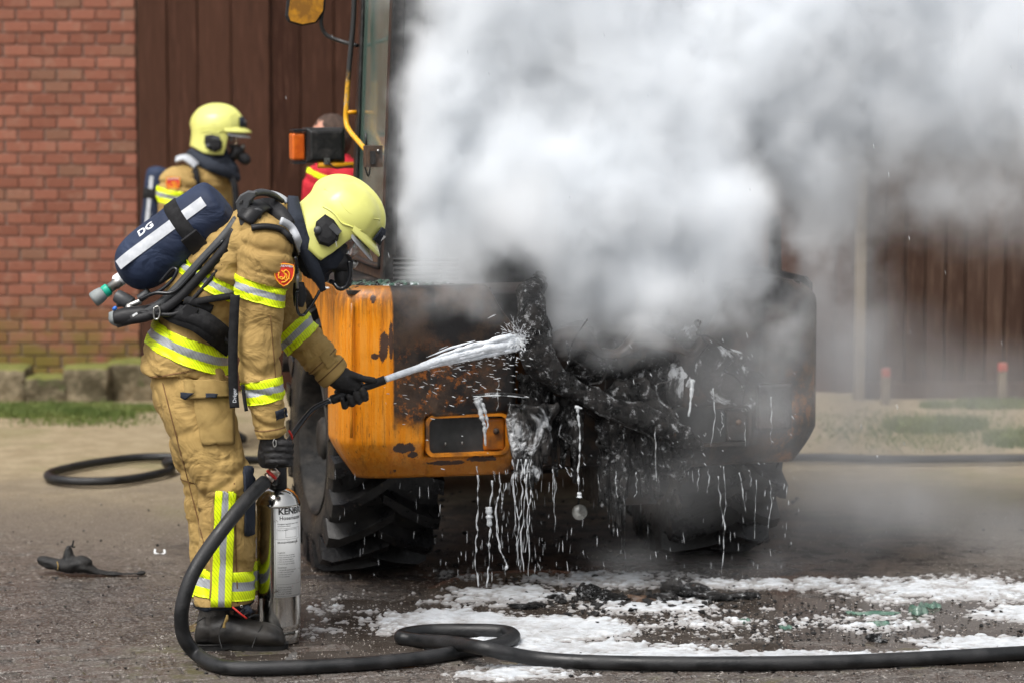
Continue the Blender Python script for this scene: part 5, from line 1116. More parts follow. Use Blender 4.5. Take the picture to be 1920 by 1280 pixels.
# ================================================================ BREATHING APPARATUS (worn: a thing of its own)
def cyl_pack(name, lab, p0, p1, r, txt, tpos, big=True, grp='breathing air packs'):
    """p0 = valve end, p1 = top end"""
    t = thing(name, lab, 'breathing apparatus', tuple(p0), grp)
    p0, p1 = Vector(p0), Vector(p1); ax = (p1-p0); L = ax.length; ax.normalize()
    side = (Vector((0, -1, 0))-Vector((0, -1, 0)).dot(ax)*ax).normalized(); upv = ax.cross(side); upv = -upv if upv.z < 0 else upv
    prof = [(.0, -.012), (.3, -.010), (.62, .006), (.86, .035), (.97, .075), (1, .12), (1, L*.35), (1.0, L*.7), (1.0, L-.05), (.96, L-.015), (.86, L-.002), (.78, L+.002), (.40, L+.014), (0, L+.016)]
    me = bpy.data.meshes.new('cyl'); v, f = lathe([(a*r, h) for a, h in prof], p0, ax, 48); me.from_pydata([tuple(x) for x in v], [], f); me.update()
    s_ = me.copy(); o = bpy.data.objects.new('t', me); COL.objects.link(o); sd = o.modifiers.new('s', 'SUBSURF'); sd.levels = 2; m2 = evalmesh(o); bpy.data.objects.remove(o)
    co, no = arrays(m2); co = co+no*(.0025*fbm(co*9, 3)-.0015*(1-np.minimum(1, np.abs(vnoise(co*11))*3)))[:, None]; m2.vertices.foreach_set('co', co.ravel()); m2.update(); m2.shade_smooth()
    ob('air_cylinder', m2, M['navy'], t)
    def S(h, ang, k=1.0):        # point on the cylinder surface; ang 0 = toward camera, 90 = up
        a = R(ang); return p0+ax*h+(side*math.cos(a)+upv*math.sin(a))*r*k
    # reflective stripe along the side
    V = []; hs_ = np.linspace(.02, L-.035, 26)
    for h in hs_:
        kk = 1.02 if h > .09 else .84+.18*math.sqrt(max(0, 1-((.09-h)/.09)**2))
        for ang in (12, 19, 26, 33): V.append(S(h, ang, kk+.012))
    mk('cylinder_stripe', V, [(i*4+j, i*4+j+1, i*4+j+5, i*4+j+4) for i in range(len(hs_)-1) for j in range(3)], M['silver2'], t)
    # strap round it
    V = []; n = 40
    for j, dh in enumerate((-.026, -.022, .022, .026)):
        for i in range(n): V.append(S(L*.66+dh, 360*i/n, 1.02 if j in (0, 3) else 1.065))
    mk('cylinder_strap', V, [(j*n+i, j*n+(i+1) % n, (j+1)*n+(i+1) % n, (j+1)*n+i) for j in range(3) for i in range(n)], M['web'], t)
    mk('strap_buckle', *obox(S(L*.66, -28, 1.10), ax*.032, (upv*math.cos(R(-28))-side*math.sin(R(-28)))*.035, (side*math.cos(R(-28))+upv*math.sin(R(-28)))*.006), M['black'], t, False)
    # lettering on the cover
    me = text_mesh(txt, r*.42, .03, .0003); co = np.empty(len(me.vertices)*3); me.vertices.foreach_get('co', co); co = co.reshape(-1, 3)
    V = [S(tpos[0]+c[0]*tpos[2], tpos[1]+c[1]/r*57.3, 1.012+c[2]*2) for c in co]; me.vertices.foreach_set('co', np.array([tuple(v) for v in V]).ravel()); me.update()
    ob('cover_lettering', me, M['white'], t)
    return t, S, ax, side, upv, L
YP = 9.70
bp, S, ax, side, upv, L = cyl_pack('breathing_apparatus', 'navy air cylinder with silver stripe strapped to the bent firefighter', P(232, 517, YP), P(416, 381, YP), .103, 'DG', (.165, 52, 1))
def bm_(name, vf, m, smooth=True): return mk(name, vf[0], vf[1], m, bp, smooth)
# valve, ring, knob
v0 = P(225, 527, YP-.01); v1 = P(176, 562, YP-.03); dv = (v1-v0)
bm_('valve_body', lathe([(.018, 0), (.020, .02), (.017, .024), (.017, .055), (.0, .055)], v0, dv, 18), M['steel'])
bm_('valve_ring', lathe([(.0, .046), (.021, .046), (.022, .050), (.022, .064), (.020, .068), (0, .068)], v0, dv, 18), M['green'])
bm_('valve_knob', lathe([(.0, .066), (.020, .066), (.024, .072), (.027, .09), (.027, .108), (.022, .114), (0, .115)], v0, dv, 10), M['greyknob'])
bm_('cylinder_neck', lathe([(.024, -.02), (.024, .02), (.018, .028), (.0, .028)], P(228, 522, YP), dv, 16), M['white'])
rg = P(232, 562, YP-.03)
bm_('pressure_reducer', join(lathe([(.022, -.03), (.024, -.02), (.024, .03), (.018, .036), (0, .036)], rg, (.8, -.2, -.4), 16), lathe([(.012, 0), (.012, .05), (0, .05)], P(222, 548, YP-.03), (.1, 0, -1), 12), lathe([(.015, 0), (.015, .04), (0, .04)], P(262, 560, YP-.04), (.7, -.2, .5), 12)), M['dgrey'])
bm_('reducer_fitting', join(lathe([(.011, 0), (.011, .045), (.007, .05), (0, .05)], P(240, 575, YP-.06), (.8, -.1, .35), 10), lathe([(.014, 0), (.014, .012), (0, .012)], P(243, 578, YP-.075), (0, -1, .1), 14)), M['steel'])
bm_('blue_cap', lathe([(.007, 0), (.007, .012), (0, .012)], P(217, 577, YP-.05), (-.4, -.6, -.4), 10), mat('blue_cap', (.03, .15, .55), rough=.4))
bm_('reducer_bumper', limb([(P(211, 583, YP-.02), .014, .03), (P(216, 594, YP-.02), .028, .04), (P(228, 600, YP-.02), .026, .04), (P(240, 600, YP-.02), .012, .03)], 14, 3), M['greyknob'])
# backplate carrier: long moulded plate between cylinder and back
def bar(pts, w_, t_, name, m, up=(-.55, 0, .8), r=None): return bm_(name, tube(pts, r or [1]*len(pts), 4, 6, flat=(w_, t_), up=up), m)
bp_ = [P(222, 603, YP-.02), P(262, 590, YP-.03), P(300, 572, YP-.04), P(345, 530, YP-.04), P(390, 480, YP-.05), P(430, 435, YP-.05), P(448, 410, YP-.05)]
bar(bp_, .20, .034, 'back_plate', M['dgrey'], r=[.35, .7, .9, .9, .85, .8, .7])
bar([P(228, 602, 9.585), P(275, 594, 9.57), P(315, 575, 9.56), P(352, 543, 9.555), P(392, 500, 9.55), P(424, 462, 9.55), P(441, 432, 9.55)], .016, .030, 'plate_edge_rail', M['black'], up=(-.5, 0, .85))
bm_('plate_edge_rail', tube([P(262, 586, 9.58), P(300, 590, 9.555), P(335, 586, 9.55), P(372, 550, 9.55), P(408, 506, 9.55), P(438, 462, 9.55)], .0075, 10, 8), M['black'])
bm_('lower_plate', limb([(P(214, 596, 9.60), .022, .03), (P(232, 594, 9.60), .030, .03), (P(256, 590, 9.60), .028, .03), (P(285, 584, 9.60), .022, .025), (P(330, 578, 9.60), .012, .02)], 14, 4), M['black'])
bm_('hose_loop', tube([P(272, 556, 9.58), P(300, 545, 9.57), P(322, 526, 9.57), P(332, 508, 9.57), P(322, 505, 9.58), P(300, 530, 9.59)], .006, 8, 7), M['tube'])
bm_('hose_line', tube([P(262, 562, 9.57), P(290, 550, 9.56), P(325, 548, 9.55), P(355, 520, 9.55), P(385, 486, 9.55), P(420, 450, 9.55)], .0065, 8, 7), M['tube'])
# slotted steel ring
bm_('belt_ring', tube([P(289, 577, 9.545), P(297, 575, 9.545), P(300, 585, 9.545), P(297, 597, 9.545), P(290, 598, 9.545), P(288, 588, 9.545), P(289, 577, 9.545)], .0032, 8, 4), M['steel'])
bm_('plate_mark', obox(P(253, 590, 9.57), (.008, 0, .005), (0, .003, 0), (-.002, 0, .003)), M['white'], False)
# shoulder yoke: moulded grey plastic with window
yk = [P(446, 425, 9.60), P(444, 396, 9.60), P(452, 372, 9.60), P(466, 362, 9.60), P(476, 366, 9.60), P(470, 380, 9.59), P(466, 400, 9.58), P(470, 415, 9.58), P(462, 432, 9.58)]
def slab(pts, th, name, m):
    n = len(pts); A = [Vector(p_) for p_ in pts]; B = [p_+Vector((0, th, 0)) for p_ in A]
    return bevel(bm_(name, (A+B, [tuple(range(n)), tuple(range(2*n-1, n-1, -1))]+[(i, i+n, (i+1) % n+n, (i+1) % n) for i in range(n)]), m, False), .005, 2, 60)
slab([P(x, y, 9.515) for x, y in ((450, 424), (445, 400), (441, 380), (450, 366), (464, 358), (482, 360), (478, 370), (468, 380), (466, 392), (484, 390), (492, 394), (490, 408), (484, 420), (466, 424))], .035, 'shoulder_yoke', M['dgrey'])
slab([P(x, y, 9.510) for x, y in ((470, 402), (479, 401), (478, 411), (469, 412))], .004, 'yoke_window', M['white'])
slab([P(x, y, 9.511) for x, y in ((450, 377), (456, 374), (454, 382), (448, 384))], .004, 'yoke_slot', M['ink'])
bm_('yoke_loop', tube([P(468, 382, 9.53), P(474, 366, 9.54), P(492, 361, 9.58), P(512, 366, 9.62), P(530, 378, 9.66)], [.009, .011, .012, .011, .008], 10, 6), M['dgrey'])
# near shoulder strap over the shoulder and down the chest
bj2 = bvh_of(jk, snm)
def strap(pts, w_, th, name, m, up=(0, -1, .2), r=None): return bm_(name, tube(pts, r or [1]*len(pts), 4, 6, flat=(w_, th), up=up), m)
def sp(px, py, off=.012):
    h, n = hit(bj2, px, py, 9.5); return h+n*off
strap([sp(462, 418, .016), sp(480, 398, .018), sp(500, 396, .018), sp(520, 408, .018), sp(536, 424, .016)], .062, .016, 'shoulder_pad', M['black'], up=(0, -.9, .5), r=[1, 1, .95, .8, .6])
strap([sp(474, 432, .014), sp(500, 428, .014), sp(524, 436, .014), sp(540, 452, .012), sp(548, 475, .01)], .018, .014, 'pad_edge', M['black'], up=(0, -.9, .5))
strap([sp(520, 420, .022), sp(538, 436, .022), sp(549, 458, .020), sp(555, 486, .018)], .026, .010, 'reflective_strap', M['silver2'], up=(.2, -1, .3))
strap([P(508, 364, 9.66), P(522, 368, 9.67), P(538, 378, 9.68)], .030, .010, 'reflective_strap', M['silver2'], up=(.2, -.5, 1))
bm_('pressure_line', tube([P(554, 482, 9.49), P(557, 500, 9.50), P(557, 515, 9.52)], .0055, 8, 5), M['tube']); bm_('line_fitting', lathe([(.0055, 0), (.008, .004), (.008, .014), (.0065, .017), (.008, .02), (.008, .034), (.005, .04), (.005, .06), (0, .06)], P(557, 508, 9.52), (0, 0, -1), 12), M['steel'])
bm_('pressure_line', tube([P(557, 545, 9.52), P(556, 570, 9.54), P(560, 588, 9.58), P(568, 591, 9.62), P(577, 582, 9.64), P(588, 566, 9.65), P(600, 545, 9.66)], .0055, 8, 7), M['tube'])
bm_('pressure_gauge', limb([(P(560, 530, 9.62), .018, .015), (P(562, 555, 9.62), .024, .018), (P(560, 575, 9.62), .016, .015)], 12, 3), M['black'])
# padded waist belt and webbing
wb = [sp(304, 578, .014), sp(335, 588, .018), sp(370, 602, .022), sp(400, 622, .022), sp(426, 648, .018)]
strap(wb, .085, .022, 'waist_pad', M['web'], up=(0, -1, .2), r=[.45, .75, .95, 1.0, .85])
strap([p_+Vector((0, -.012, .004)) for p_ in wb], .036, .008, 'waist_strap', M['web'], up=(0, -1, .2), r=[1, 1, 1, 1, 1])
bm_('belt_buckle', obox(sp(360, 588, .034)+Vector((0, 0, 0)), Vector((.020, 0, -.008)), Vector((0, .006, 0)), Vector((.009, 0, .022))), M['black'], False)
bm_('belt_ring_socket', lathe([(.012, 0), (.022, 0), (.024, .006), (.018, .012), (.012, .012), (.010, .004)], sp(418, 626, .030), (0.1, -1, 0), 20), M['black'])
strap([P(300, 576, 9.56), sp(340, 572, .010), sp(380, 562, .010), sp(415, 556, .010), sp(436, 553, .01)], .022, .006, 'side_strap', M['web'], up=(0, -1, .2))
strap([sp(398, 580, .008), sp(372, 566, .01), P(345, 562, 9.55)], .028, .006, 'side_strap', M['web'], up=(0, -1, .2))
strap([P(441, 553, 9.46), P(439, 590, 9.455), P(437, 650, 9.46), P(437, 700, 9.465), P(438, 740, 9.47), P(440, 764, 9.47)], .032, .005, 'hanging_webbing', M['web'], up=(0, -1, 0))
strap([P(455, 720, 9.475), P(458, 745, 9.475), P(462, 770, 9.475)], .012, .004, 'hanging_webbing', M['web'], up=(.3, -1, 0))
me = text_mesh('Dräger', .017, .015, .0003); mt = Matrix.Translation(P(440, 741, 9.462))@Matrix.Rotation(math.pi/2, 4, 'X')@Matrix.Rotation(math.pi/2, 4, 'Z'); me.transform(mt); ob('webbing_lettering', me, M['silver2'], bp)

# ================================================================ SECOND FIREFIGHTER (upright, behind)
Y2 = 14.5; g2 = P(395, 840, Y2); g2.z = 0
p2 = thing('person', 'upright firefighter with black breathing mask and pale yellow helmet, by the boards', 'person', (g2.x, g2.y, 0))
def ring2(px, py, Y, rf, rl): return (P(px, py, Y), Vector((rf, 0, 0)), Vector((0, rl, 0)))
t2 = fuse([loft([ring2(368, 560, Y2, .15, .19), ring2(370, 480, Y2, .15, .20), ring2(374, 410, Y2, .155, .215), ring2(380, 350, Y2, .15, .215), ring2(388, 318, Y2, .125, .18), ring2(396, 300, Y2, .09, .11), ring2(400, 288, Y2, .07, .08)], 32, 4), ball(tuple(P(350, 345, Y2-.17)), (.11, .10, .11), 20, 14)], .012, 5, folds((.1, 0, 1), .012, 9, 4, 21, .007))
ob('jacket', t2, M['tan'], p2)
s2 = fuse([limb([(P(343, 318, Y2-.18), .07, .06), (P(334, 345, Y2-.21), .108, .09), (P(327, 390, Y2-.23), .095, .09), (P(322, 450, Y2-.23), .085, .085), (P(330, 510, Y2-.25), .075, .075), (P(352, 560, Y2-.32), .06, .06), (P(362, 580, Y2-.34), .055, .055)])], .010, 4, folds((.1, 0, 1), .012, 12, 5, 24, .006)); ob('sleeve', s2, M['tan'], p2)
s2b = fuse([limb([(P(392, 322, Y2+.18), .07, .06), (P(404, 350, Y2+.22), .10, .09), (P(410, 420, Y2+.24), .085, .085), (P(425, 480, Y2+.2), .075, .075), (P(450, 520, Y2+.1), .06, .06)])], .012, 4, folds((.1, 0, 1), .012, 12, 5, 27, .006)); ob('sleeve', s2b, M['tan'], p2)
bands(s2, 'reflective_band', P(328, 383, Y2-.23), (.22, 0, 1), LSL(.024, .022), LM, p2, .005)
bands(s2, 'reflective_band', P(328, 520, Y2-.25), (.22, 0, 1), LSL(.024, .022), LM, p2, .005)
bands(t2, 'reflective_band', P(370, 500, Y2), (.0, 0, 1), LSL(.026, .024), LM, p2, .005)
tr2 = fuse([limb([(P(368, 550, Y2), .14, .18), (P(372, 600, Y2), .14, .18)]), limb([(P(368, 590, Y2-.09), .13, .12), (P(375, 690, Y2-.1), .10, .10), (P(378, 820, Y2-.1), .10, .10)]), limb([(P(372, 590, Y2+.09), .13, .12), (P(385, 690, Y2+.1), .10, .10), (P(395, 815, Y2+.1), .10, .10)])], .015, 5, folds((0, 0, 1), .015, 8, 4, 31, .008)); ob('trousers', tr2, M['tan'], p2)
bands(tr2, 'reflective_band', P(380, 790, Y2), (.0, 0, 1), LSL(.03, .03), LM, p2, .005)
h2, n2_ = hit(bvh_of(s2), 325, 349, Y2-.3); badge(p2, h2+n2_*.006, Vector((-.1, -1, .1)), (0, 0, 1), .082)
he2, T2 = helmet(p2, P(408, 243, Y2), Vector((1, -.12, -.02)), (0.02, 0, 1), 1.0, .125)
bp2 = head_face(p2, T2)+[limb([(P(370, 560, Y2), .11, .15), (P(380, 360, Y2), .11, .15), (P(398, 300, Y2), .05, .05), (P(402, 270, Y2), .05, .05)]), limb([(P(350, 345, Y2-.15), .05, .05), (P(326, 450, Y2-.23), .045, .045), (P(362, 580, Y2-.34), .03, .03)]), limb([(P(395, 345, Y2+.15), .05, .05), (P(410, 420, Y2+.24), .045, .045), (P(450, 520, Y2+.1), .03, .03)]), limb([(P(368, 560, Y2-.08), .09, .09), (P(378, 835, Y2-.1), .05, .05)]), limb([(P(372, 560, Y2+.08), .09, .09), (P(395, 830, Y2+.1), .05, .05)])]
ob('body', fuse(bp2, .012, 4), M['skin'], p2); eyes(p2, T2); mask(p2, T2)
ho2 = fuse([limb([(P(398, 318, Y2), .085, .10), (P(398, 300, Y2), .10, .11), (P(402, 282, Y2), .085, .095), (P(404, 268, Y2), .08, .09)]), limb([(P(412, 300, Y2-.02), .07, .09), (P(430, 318, Y2-.02), .05, .08), (P(446, 338, Y2), .03, .06)])], .009, 4, folds((0, 0, 1), .008, 16, 9, 41, .005)); ob('hood', ho2, M['hood'], p2)
mk('hood_flap', *tube([P(355, 283, Y2-.08), P(375, 300, Y2-.14), P(400, 313, Y2-.16), P(425, 324, Y2-.13), P(442, 336, Y2-.08)], [.6, 1, 1, .9, .6], 4, 6, flat=(.06, .015), up=(0, -1, .4)), M['hood'], p2)
for s, (gx, gy, gY) in ((1, (366, 592, Y2-.35)), (2, (458, 532, Y2+.08))):
    c = P(gx, gy, gY); hand(p2, None, [limb([(c+Vector((-.02, 0, .03)), .035, .03), (c, .042, .032), (c+Vector((.01, 0, -.06)), .035, .026)], 14, 3)], [[(c+Vector((.025*(k-1.5)*.9, -.01, -.05)), .012), (c+Vector((.025*(k-1.5)*.9+.005, -.025, -.085)), .011), (c+Vector((.025*(k-1.5)*.9+.005, -.010, -.11)), .010)] for k in range(4)]+[[(c+Vector((.03, 0, .0)), .014), (c+Vector((.055, -.01, -.03)), .012), (c+Vector((.055, -.015, -.06)), .011)]], voxel=.006)
for k, (px, Yq) in enumerate(((378, Y2-.1), (395, Y2+.1))):
    c = P(px, 800, Yq); V, Fc = loft([(Vector((c.x-.09, c.y, .05)), Vector((0, 0, .045)), Vector((0, .045, 0))), (Vector((c.x, c.y, .07)), Vector((0, 0, .06)), Vector((0, .055, 0))), (Vector((c.x+.12, c.y, .05)), Vector((0, 0, .04)), Vector((0, .05, 0))), (Vector((c.x+.19, c.y, .035)), Vector((0, 0, .02)), Vector((0, .03, 0)))], 16, 3)
    ob('boot', fuse([(V, Fc), limb([(Vector((c.x-.01, c.y, .05)), .055, .05), (Vector((c.x-.01, c.y, .22)), .055, .05)])], .012, 3), M['boot'], p2)
a2, S2, ax2, sd2, up2, L2 = cyl_pack('breathing_apparatus', 'dark blue air cylinder on the back of the upright firefighter', P(283, 452, Y2+.02), P(297, 318, Y2+.02), .062, 'DG', (.125, 12, 1))
strap2 = lambda pts, w_, th, name, m, up=(0, -1, .2): mk(name, *tube(pts, [1]*len(pts), 4, 6, flat=(w_, th), up=up), m, a2)
strap2([P(318, 440, Y2), P(315, 380, Y2), P(322, 330, Y2)], .22, .03, 'back_plate', M['black'], up=(-1, 0, 0))
strap2([P(330, 300, Y2-.19), P(346, 296, Y2-.20), P(358, 303, Y2-.21), P(368, 312, Y2-.21)], .045, .014, 'reflective_strap', M['silver2'], up=(0, -.6, 1))
strap2([P(360, 306, Y2-.20), P(368, 330, Y2-.235), P(371, 370, Y2-.24), P(368, 420, Y2-.24)], .035, .012, 'shoulder_strap', M['web'], up=(0, -1, 0))
strap2([P(432, 330, Y2-.10), P(440, 350, Y2-.13), P(442, 390, Y2-.15), P(436, 430, Y2-.15)], .03, .012, 'shoulder_strap', M['web'], up=(.3, -1, 0))
mk('clip', *ball(tuple(P(300, 386, Y2-.07)), (.012, .008, .008), 8, 6), M['white'], a2)
# ================================================================ PERSON IN RED, mostly behind the cab
Y3 = 13.6; g3 = P(628, 800, Y3)
p3 = thing('person', 'person in red jacket with lime trim, mostly hidden behind the work lamp', 'person', (g3.x, g3.y, 0))
j3 = fuse([loft([ring2(640, 480, Y3, .15, .16), ring2(638, 400, Y3, .16, .17), ring2(634, 345, Y3, .17, .18), ring2(632, 316, Y3, .15, .16), ring2(632, 300, Y3, .09, .10), ring2(632, 288, Y3, .06, .065)], 28, 4), limb([(P(612, 318, Y3-.03), .07, .07), (P(592, 342, Y3-.06), .065, .065), (P(586, 400, Y3-.08), .06, .06), (P(600, 450, Y3-.15), .05, .05)]), limb([(P(655, 318, Y3), .07, .07), (P(672, 350, Y3), .07, .065), (P(678, 410, Y3), .06, .06), (P(668, 460, Y3-.1), .05, .05)])], .012, 5, folds((.3, 0, 1), .014, 10, 5, 51, .006))
ob('jacket', j3, M['redcloth'], p3)
bands(j3, 'lime_trim', P(612, 330, Y3), (.35, 0, 1), [(-.01, .010, 0)], [M['lime'], M['silver']], p3, .005)
bands(j3, 'lime_trim', P(612, 420, Y3), (0, 0, 1), [(-.02, .03, 0)], [M['lime'], M['silver']], p3, .005)
hb3 = [ball(tuple(P(615, 264, Y3)), (.085, .075, .115), 20, 16), limb([(P(622, 270, Y3), .05, .05), (P(632, 310, Y3), .05, .055)]), limb([(P(636, 480, Y3), .10, .12), (P(632, 330, Y3), .10, .13)])]
for (a_, b_) in (((612, 325), (600, 460)), ((655, 325), (668, 470))): hb3.append(limb([(P(*a_, Y3), .04, .04), ((P(a_[0], 400, Y3)), .04, .04), (P(*b_, Y3-.1), .03, .03)]))
for dx in (-.09, .09): hb3.append(limb([(Vector((g3.x+.02+dx, Y3, .95)), .08, .08), (Vector((g3.x+dx, Y3, .5)), .06, .06), (Vector((g3.x+dx, Y3, .06)), .045, .045)]))
ob('body', fuse(hb3, .011, 4), M['skin'], p3)
hr3 = ball((0, 0, 0), (1, 1, 1), 28, 20); hv = np.array(hr3[0]); hv = hv*np.array((.098, .088, .112))*(1+.10*fbm(hv*5, 3)[:, None]); keepz = hv[:, 2] > -.10
hv = hv+np.array(P(617, 258, Y3))+np.array((.012, .012, .0)); mk('hair', hv, hr3[1], M['hair'], p3)
t3 = fuse([limb([(Vector((g3.x+.03, Y3, 1.0)), .14, .16), (Vector((g3.x+.02, Y3, .85)), .14, .16)])]+[limb([(Vector((g3.x+.02+dx, Y3, .88)), .09, .09), (Vector((g3.x+dx, Y3, .5)), .08, .08), (Vector((g3.x+dx, Y3, .10)), .08, .08)]) for dx in (-.09, .09)], .015, 4, folds((0, 0, 1), .01, 9, 4, 61)); ob('trousers', t3, M['hood'], p3)
for dx in (-.09, .09):
    ob('boot', fuse([loft([(Vector((g3.x+dx-.08, Y3, .05)), Vector((0, 0, .045)), Vector((0, .045, 0))), (Vector((g3.x+dx+.02, Y3, .06)), Vector((0, 0, .05)), Vector((0, .05, 0))), (Vector((g3.x+dx+.17, Y3, .035)), Vector((0, 0, .025)), Vector((0, .035, 0)))], 14, 3), limb([(Vector((g3.x+dx-.01, Y3, .06)), .05, .05), (Vector((g3.x+dx-.01, Y3, .2)), .05, .05)])], .012, 3), M['boot'], p3)
# ================================================================ EXTINGUISHER
EY = 9.72; eb = gp(522, 1207); EX = P(522, 1000, EY).x; er = 41*EY/F
ex_ = thing('foam_extinguisher', 'polished steel foam extinguisher with white instruction sticker beside the boot', 'extinguisher', (EX, EY, 0))
top = P(522, 917, EY).z
def em(name, vf, m, smooth=True): return mk(name, vf[0], vf[1], m, ex_, smooth)
prof = [(0, .002), (er*.90, .002), (er*.95, .008), (er*.95, .045), (er*.93, .05), (er*.985, .058), (er, .07), (er, top-.055), (er*1.03, top-.053), (er*1.03, top-.046), (er*.99, top-.040), (er*.90, top-.022), (er*.72, top-.006), (er*.5, top+.003), (er*.42, top+.006), (0, top+.006)]
em('cylinder', lathe(prof, (EX, EY, 0), (0, 0, 1), 64), M['chrome'])
z1 = P(522, 868, EY).z
em('neck', lathe([(.0, top), (.031, top), (.031, z1-.012), (.027, z1-.010), (.027, z1+.02), (0.02, z1+.02), (.02, z1+.09), (0, z1+.09)], (EX, EY, 0), (0, 0, 1), 28), M['black'])
em('carry_grip', tube([(EX, EY, z1), (EX-.002, EY-.06, z1+.01), (EX-.003, EY-.13, z1+.04), (EX-.003, EY-.15, z1+.05)], .014, 12, 5), M['black'])
# side outlet coupling toward the camera-left
cpl = P(514, 888, 9.62)
em('side_outlet', tube([(EX, EY-.01, top+.035), (EX-.008, EY-.07, top+.04), cpl], .015, 12, 4), M['black'])
cd = (P(494, 905, 9.60)-P(516, 882, 9.61)).normalized(); c0_ = P(516, 882, 9.61)
em('coupling', lathe([(0, -.008), (.017, -.008), (.021, -.002), (.021, .012), (.018, .015), (.018, .024), (.020, .027), (.020, .036), (0, .037)], c0_, cd, 24), M['brass'])
em('coupling_ring', lathe([(.0205, .012), (.0225, .013), (.0225, .022), (.0205, .023)], c0_, cd, 24), M['redbit'])
# sticker: curved sheet wrapped on the steel, facing the camera's right
def sticker(a0, a1, z0, z1, r):
    n = 16; V = [(EX+r*math.sin(a0+(a1-a0)*i/n), EY-r*math.cos(a0+(a1-a0)*i/n), z) for z in (z0, z1) for i in range(n+1)]
    return V, [(i, i+1, i+n+2, i+n+1) for i in range(n)]
sz1, sz0 = P(522, 948, EY-er).z, P(522, 1120, EY-er).z; a0 = R(-7); a1 = R(105)
st = em('instruction_sticker', sticker(a0, a1, sz0, sz1, er+.0008), M['label']); solid(st, .0006, 1)
def wrap(body, x, z, size, m='ink', bold=.0, align='LEFT', name='sticker_lettering'):
    me = text_mesh(body, size, bold, .0001, align); n = len(me.vertices); co = np.empty(n*3); me.vertices.foreach_get('co', co); co = co.reshape(-1, 3)
    a = a0+(x+co[:, 0])/er; rr = er+.0018+co[:, 2]; nc = np.stack([EX+rr*np.sin(a), EY-rr*np.cos(a), z+co[:, 1]], 1); me.vertices.foreach_set('co', nc.ravel()); me.update(); return ob(name, me, M[m], ex_)
H = sz1-sz0
wrap('KENBRI', .015, sz1-.020, .030, bold=.03); wrap('Hosemaster', .019, sz1-.043, .0185, bold=.008)
lines = [('Draagbaar apparaat voor 11 liter', .058, .0062), ('sproeischuim blusser', .065, .0055), ('Water en schuim', .078, .005), ('BRANDWEERMODEL', .118, .0085), ('In gebruik:', .150, .0062), ('1. Neem de slang van de haak', .158, .0052), ('2. Klap de hefboom naar voren', .165, .0052), ('3. Open de kraan langzaam', .172, .0052), ('4. Richt de straal op het vuur', .179, .0052), ('5. Houd het apparaat rechtop', .186, .0052), ('Onderhoud:', .198, .0062), ('1. Na gebruik spoelen met water', .206, .0052), ('2. Vullen met schuimmiddel', .213, .0052), ('3. Jaarlijks laten keuren', .220, .0052), ('4. Droog wegzetten', .227, .0052), ('Kenbri Fire Fighting', .262, .0060), ('Delta Industrieweg 9', .269, .0060), ('3251 LX Stellendam', .276, .0060), ('Tel. 0187 - 49 2400', .283, .0060)]
k_ = H/.295
for t_, dz, s_ in lines: wrap(t_, .012, sz1-dz*k_, s_, 'ink' if s_ > .006 else 'inkgrey', .004)
def frame(x0, x1, zt, zb, t=.0007):
    parts = []
    for (xa_, xb_, za_, zb_) in ((x0, x1, zt, zt-t), (x0, x1, zb+t, zb), (x0, x0+t, zt, zb), (x1-t, x1, zt, zb)):
        n = 10; V = [(EX+(er+.0019)*math.sin(a0+(xa_+(xb_-xa_)*i/n)/er), EY-(er+.0019)*math.cos(a0+(xa_+(xb_-xa_)*i/n)/er), z) for z in (zb_, za_) for i in range(n+1)]; parts.append((V, [(i, i+1, i+n+2, i+n+1) for i in range(n)]))
    return join(*parts)
em('sticker_border', join(frame(.004, .12, sz1-.003, sz0+.003), frame(.010, .10, sz1-.072*k_, sz1-.108*k_), frame(.040, .085, sz1-.076*k_, sz1-.102*k_), frame(.008, .12, sz1-.252*k_, sz1-.290*k_)), M['inkgrey'], False)
# outlet tube and nozzle held by the far hand
em('outlet_tube', tube([P(524, 868, 9.70), P(530, 845, 9.70), P(545, 820, 9.76), P(562, 795, 9.82), P(585, 768, 9.87), P(606, 756, 9.90), P(624, 749, 9.915)], .0095, 14, 8), M['tube'])
em('tube_clip', tube([P(541, 806, 9.73), P(546, 814, 9.73), P(548, 822, 9.74)], .004, 6, 3), M['redbit'])
nd = (P(722, 711, 9.93)-P(622, 749, 9.915)); nl = nd.length
em('nozzle', lathe([(.0, -.002), (.0155, -.002), (.0165, .0), (.0165, nl*.22), (.0125, nl*.26), (.0115, nl*.30), (.0125, nl*.62), (.0150, nl*.72), (.0155, nl*.99), (.0165, nl), (.0125, nl), (.011, nl-.01), (0, nl-.01)], P(622, 749, 9.915), nd, 24), M['black'])
em('hose_clamp', lathe([(.0105, -.006), (.0125, -.005), (.0125, .004), (.0105, .005)], P(619, 750, 9.914), nd, 20), M['steel'])
# ================================================================ HOSES
def gz(px, py, z=.024): q = gp(px, py, z); return q
hp = [P(497, 902, 9.60), P(480, 918, 9.56), P(455, 945, 9.49), P(425, 982, 9.43), P(392, 1026, 9.39), P(362, 1074, 9.35), P(344, 1125, 9.33), P(340, 1165, 9.33)]
z_prev = hp[-1]
hp += [P(348, 1200, 9.34), P(372, 1228, 9.345), gz(405, 1246), gz(450, 1252), gz(520, 1251), gz(600, 1248), gz(700, 1242), gz(790, 1233), gz(860, 1222), gz(920, 1211), gz(955, 1200), gz(962, 1190), gz(940, 1183), gz(880, 1181), gz(810, 1182), gz(765, 1187), gz(752, 1194), gz(785, 1199), gz(850, 1205, .050), gz(900, 1213, .068), gz(950, 1224, .050), gz(1010, 1234, .028), gz(1100, 1240), gz(1250, 1243), gz(1400, 1243), gz(1550, 1241), gz(1700, 1235), gz(1850, 1227), gz(1990, 1219), gz(2300, 1200)]
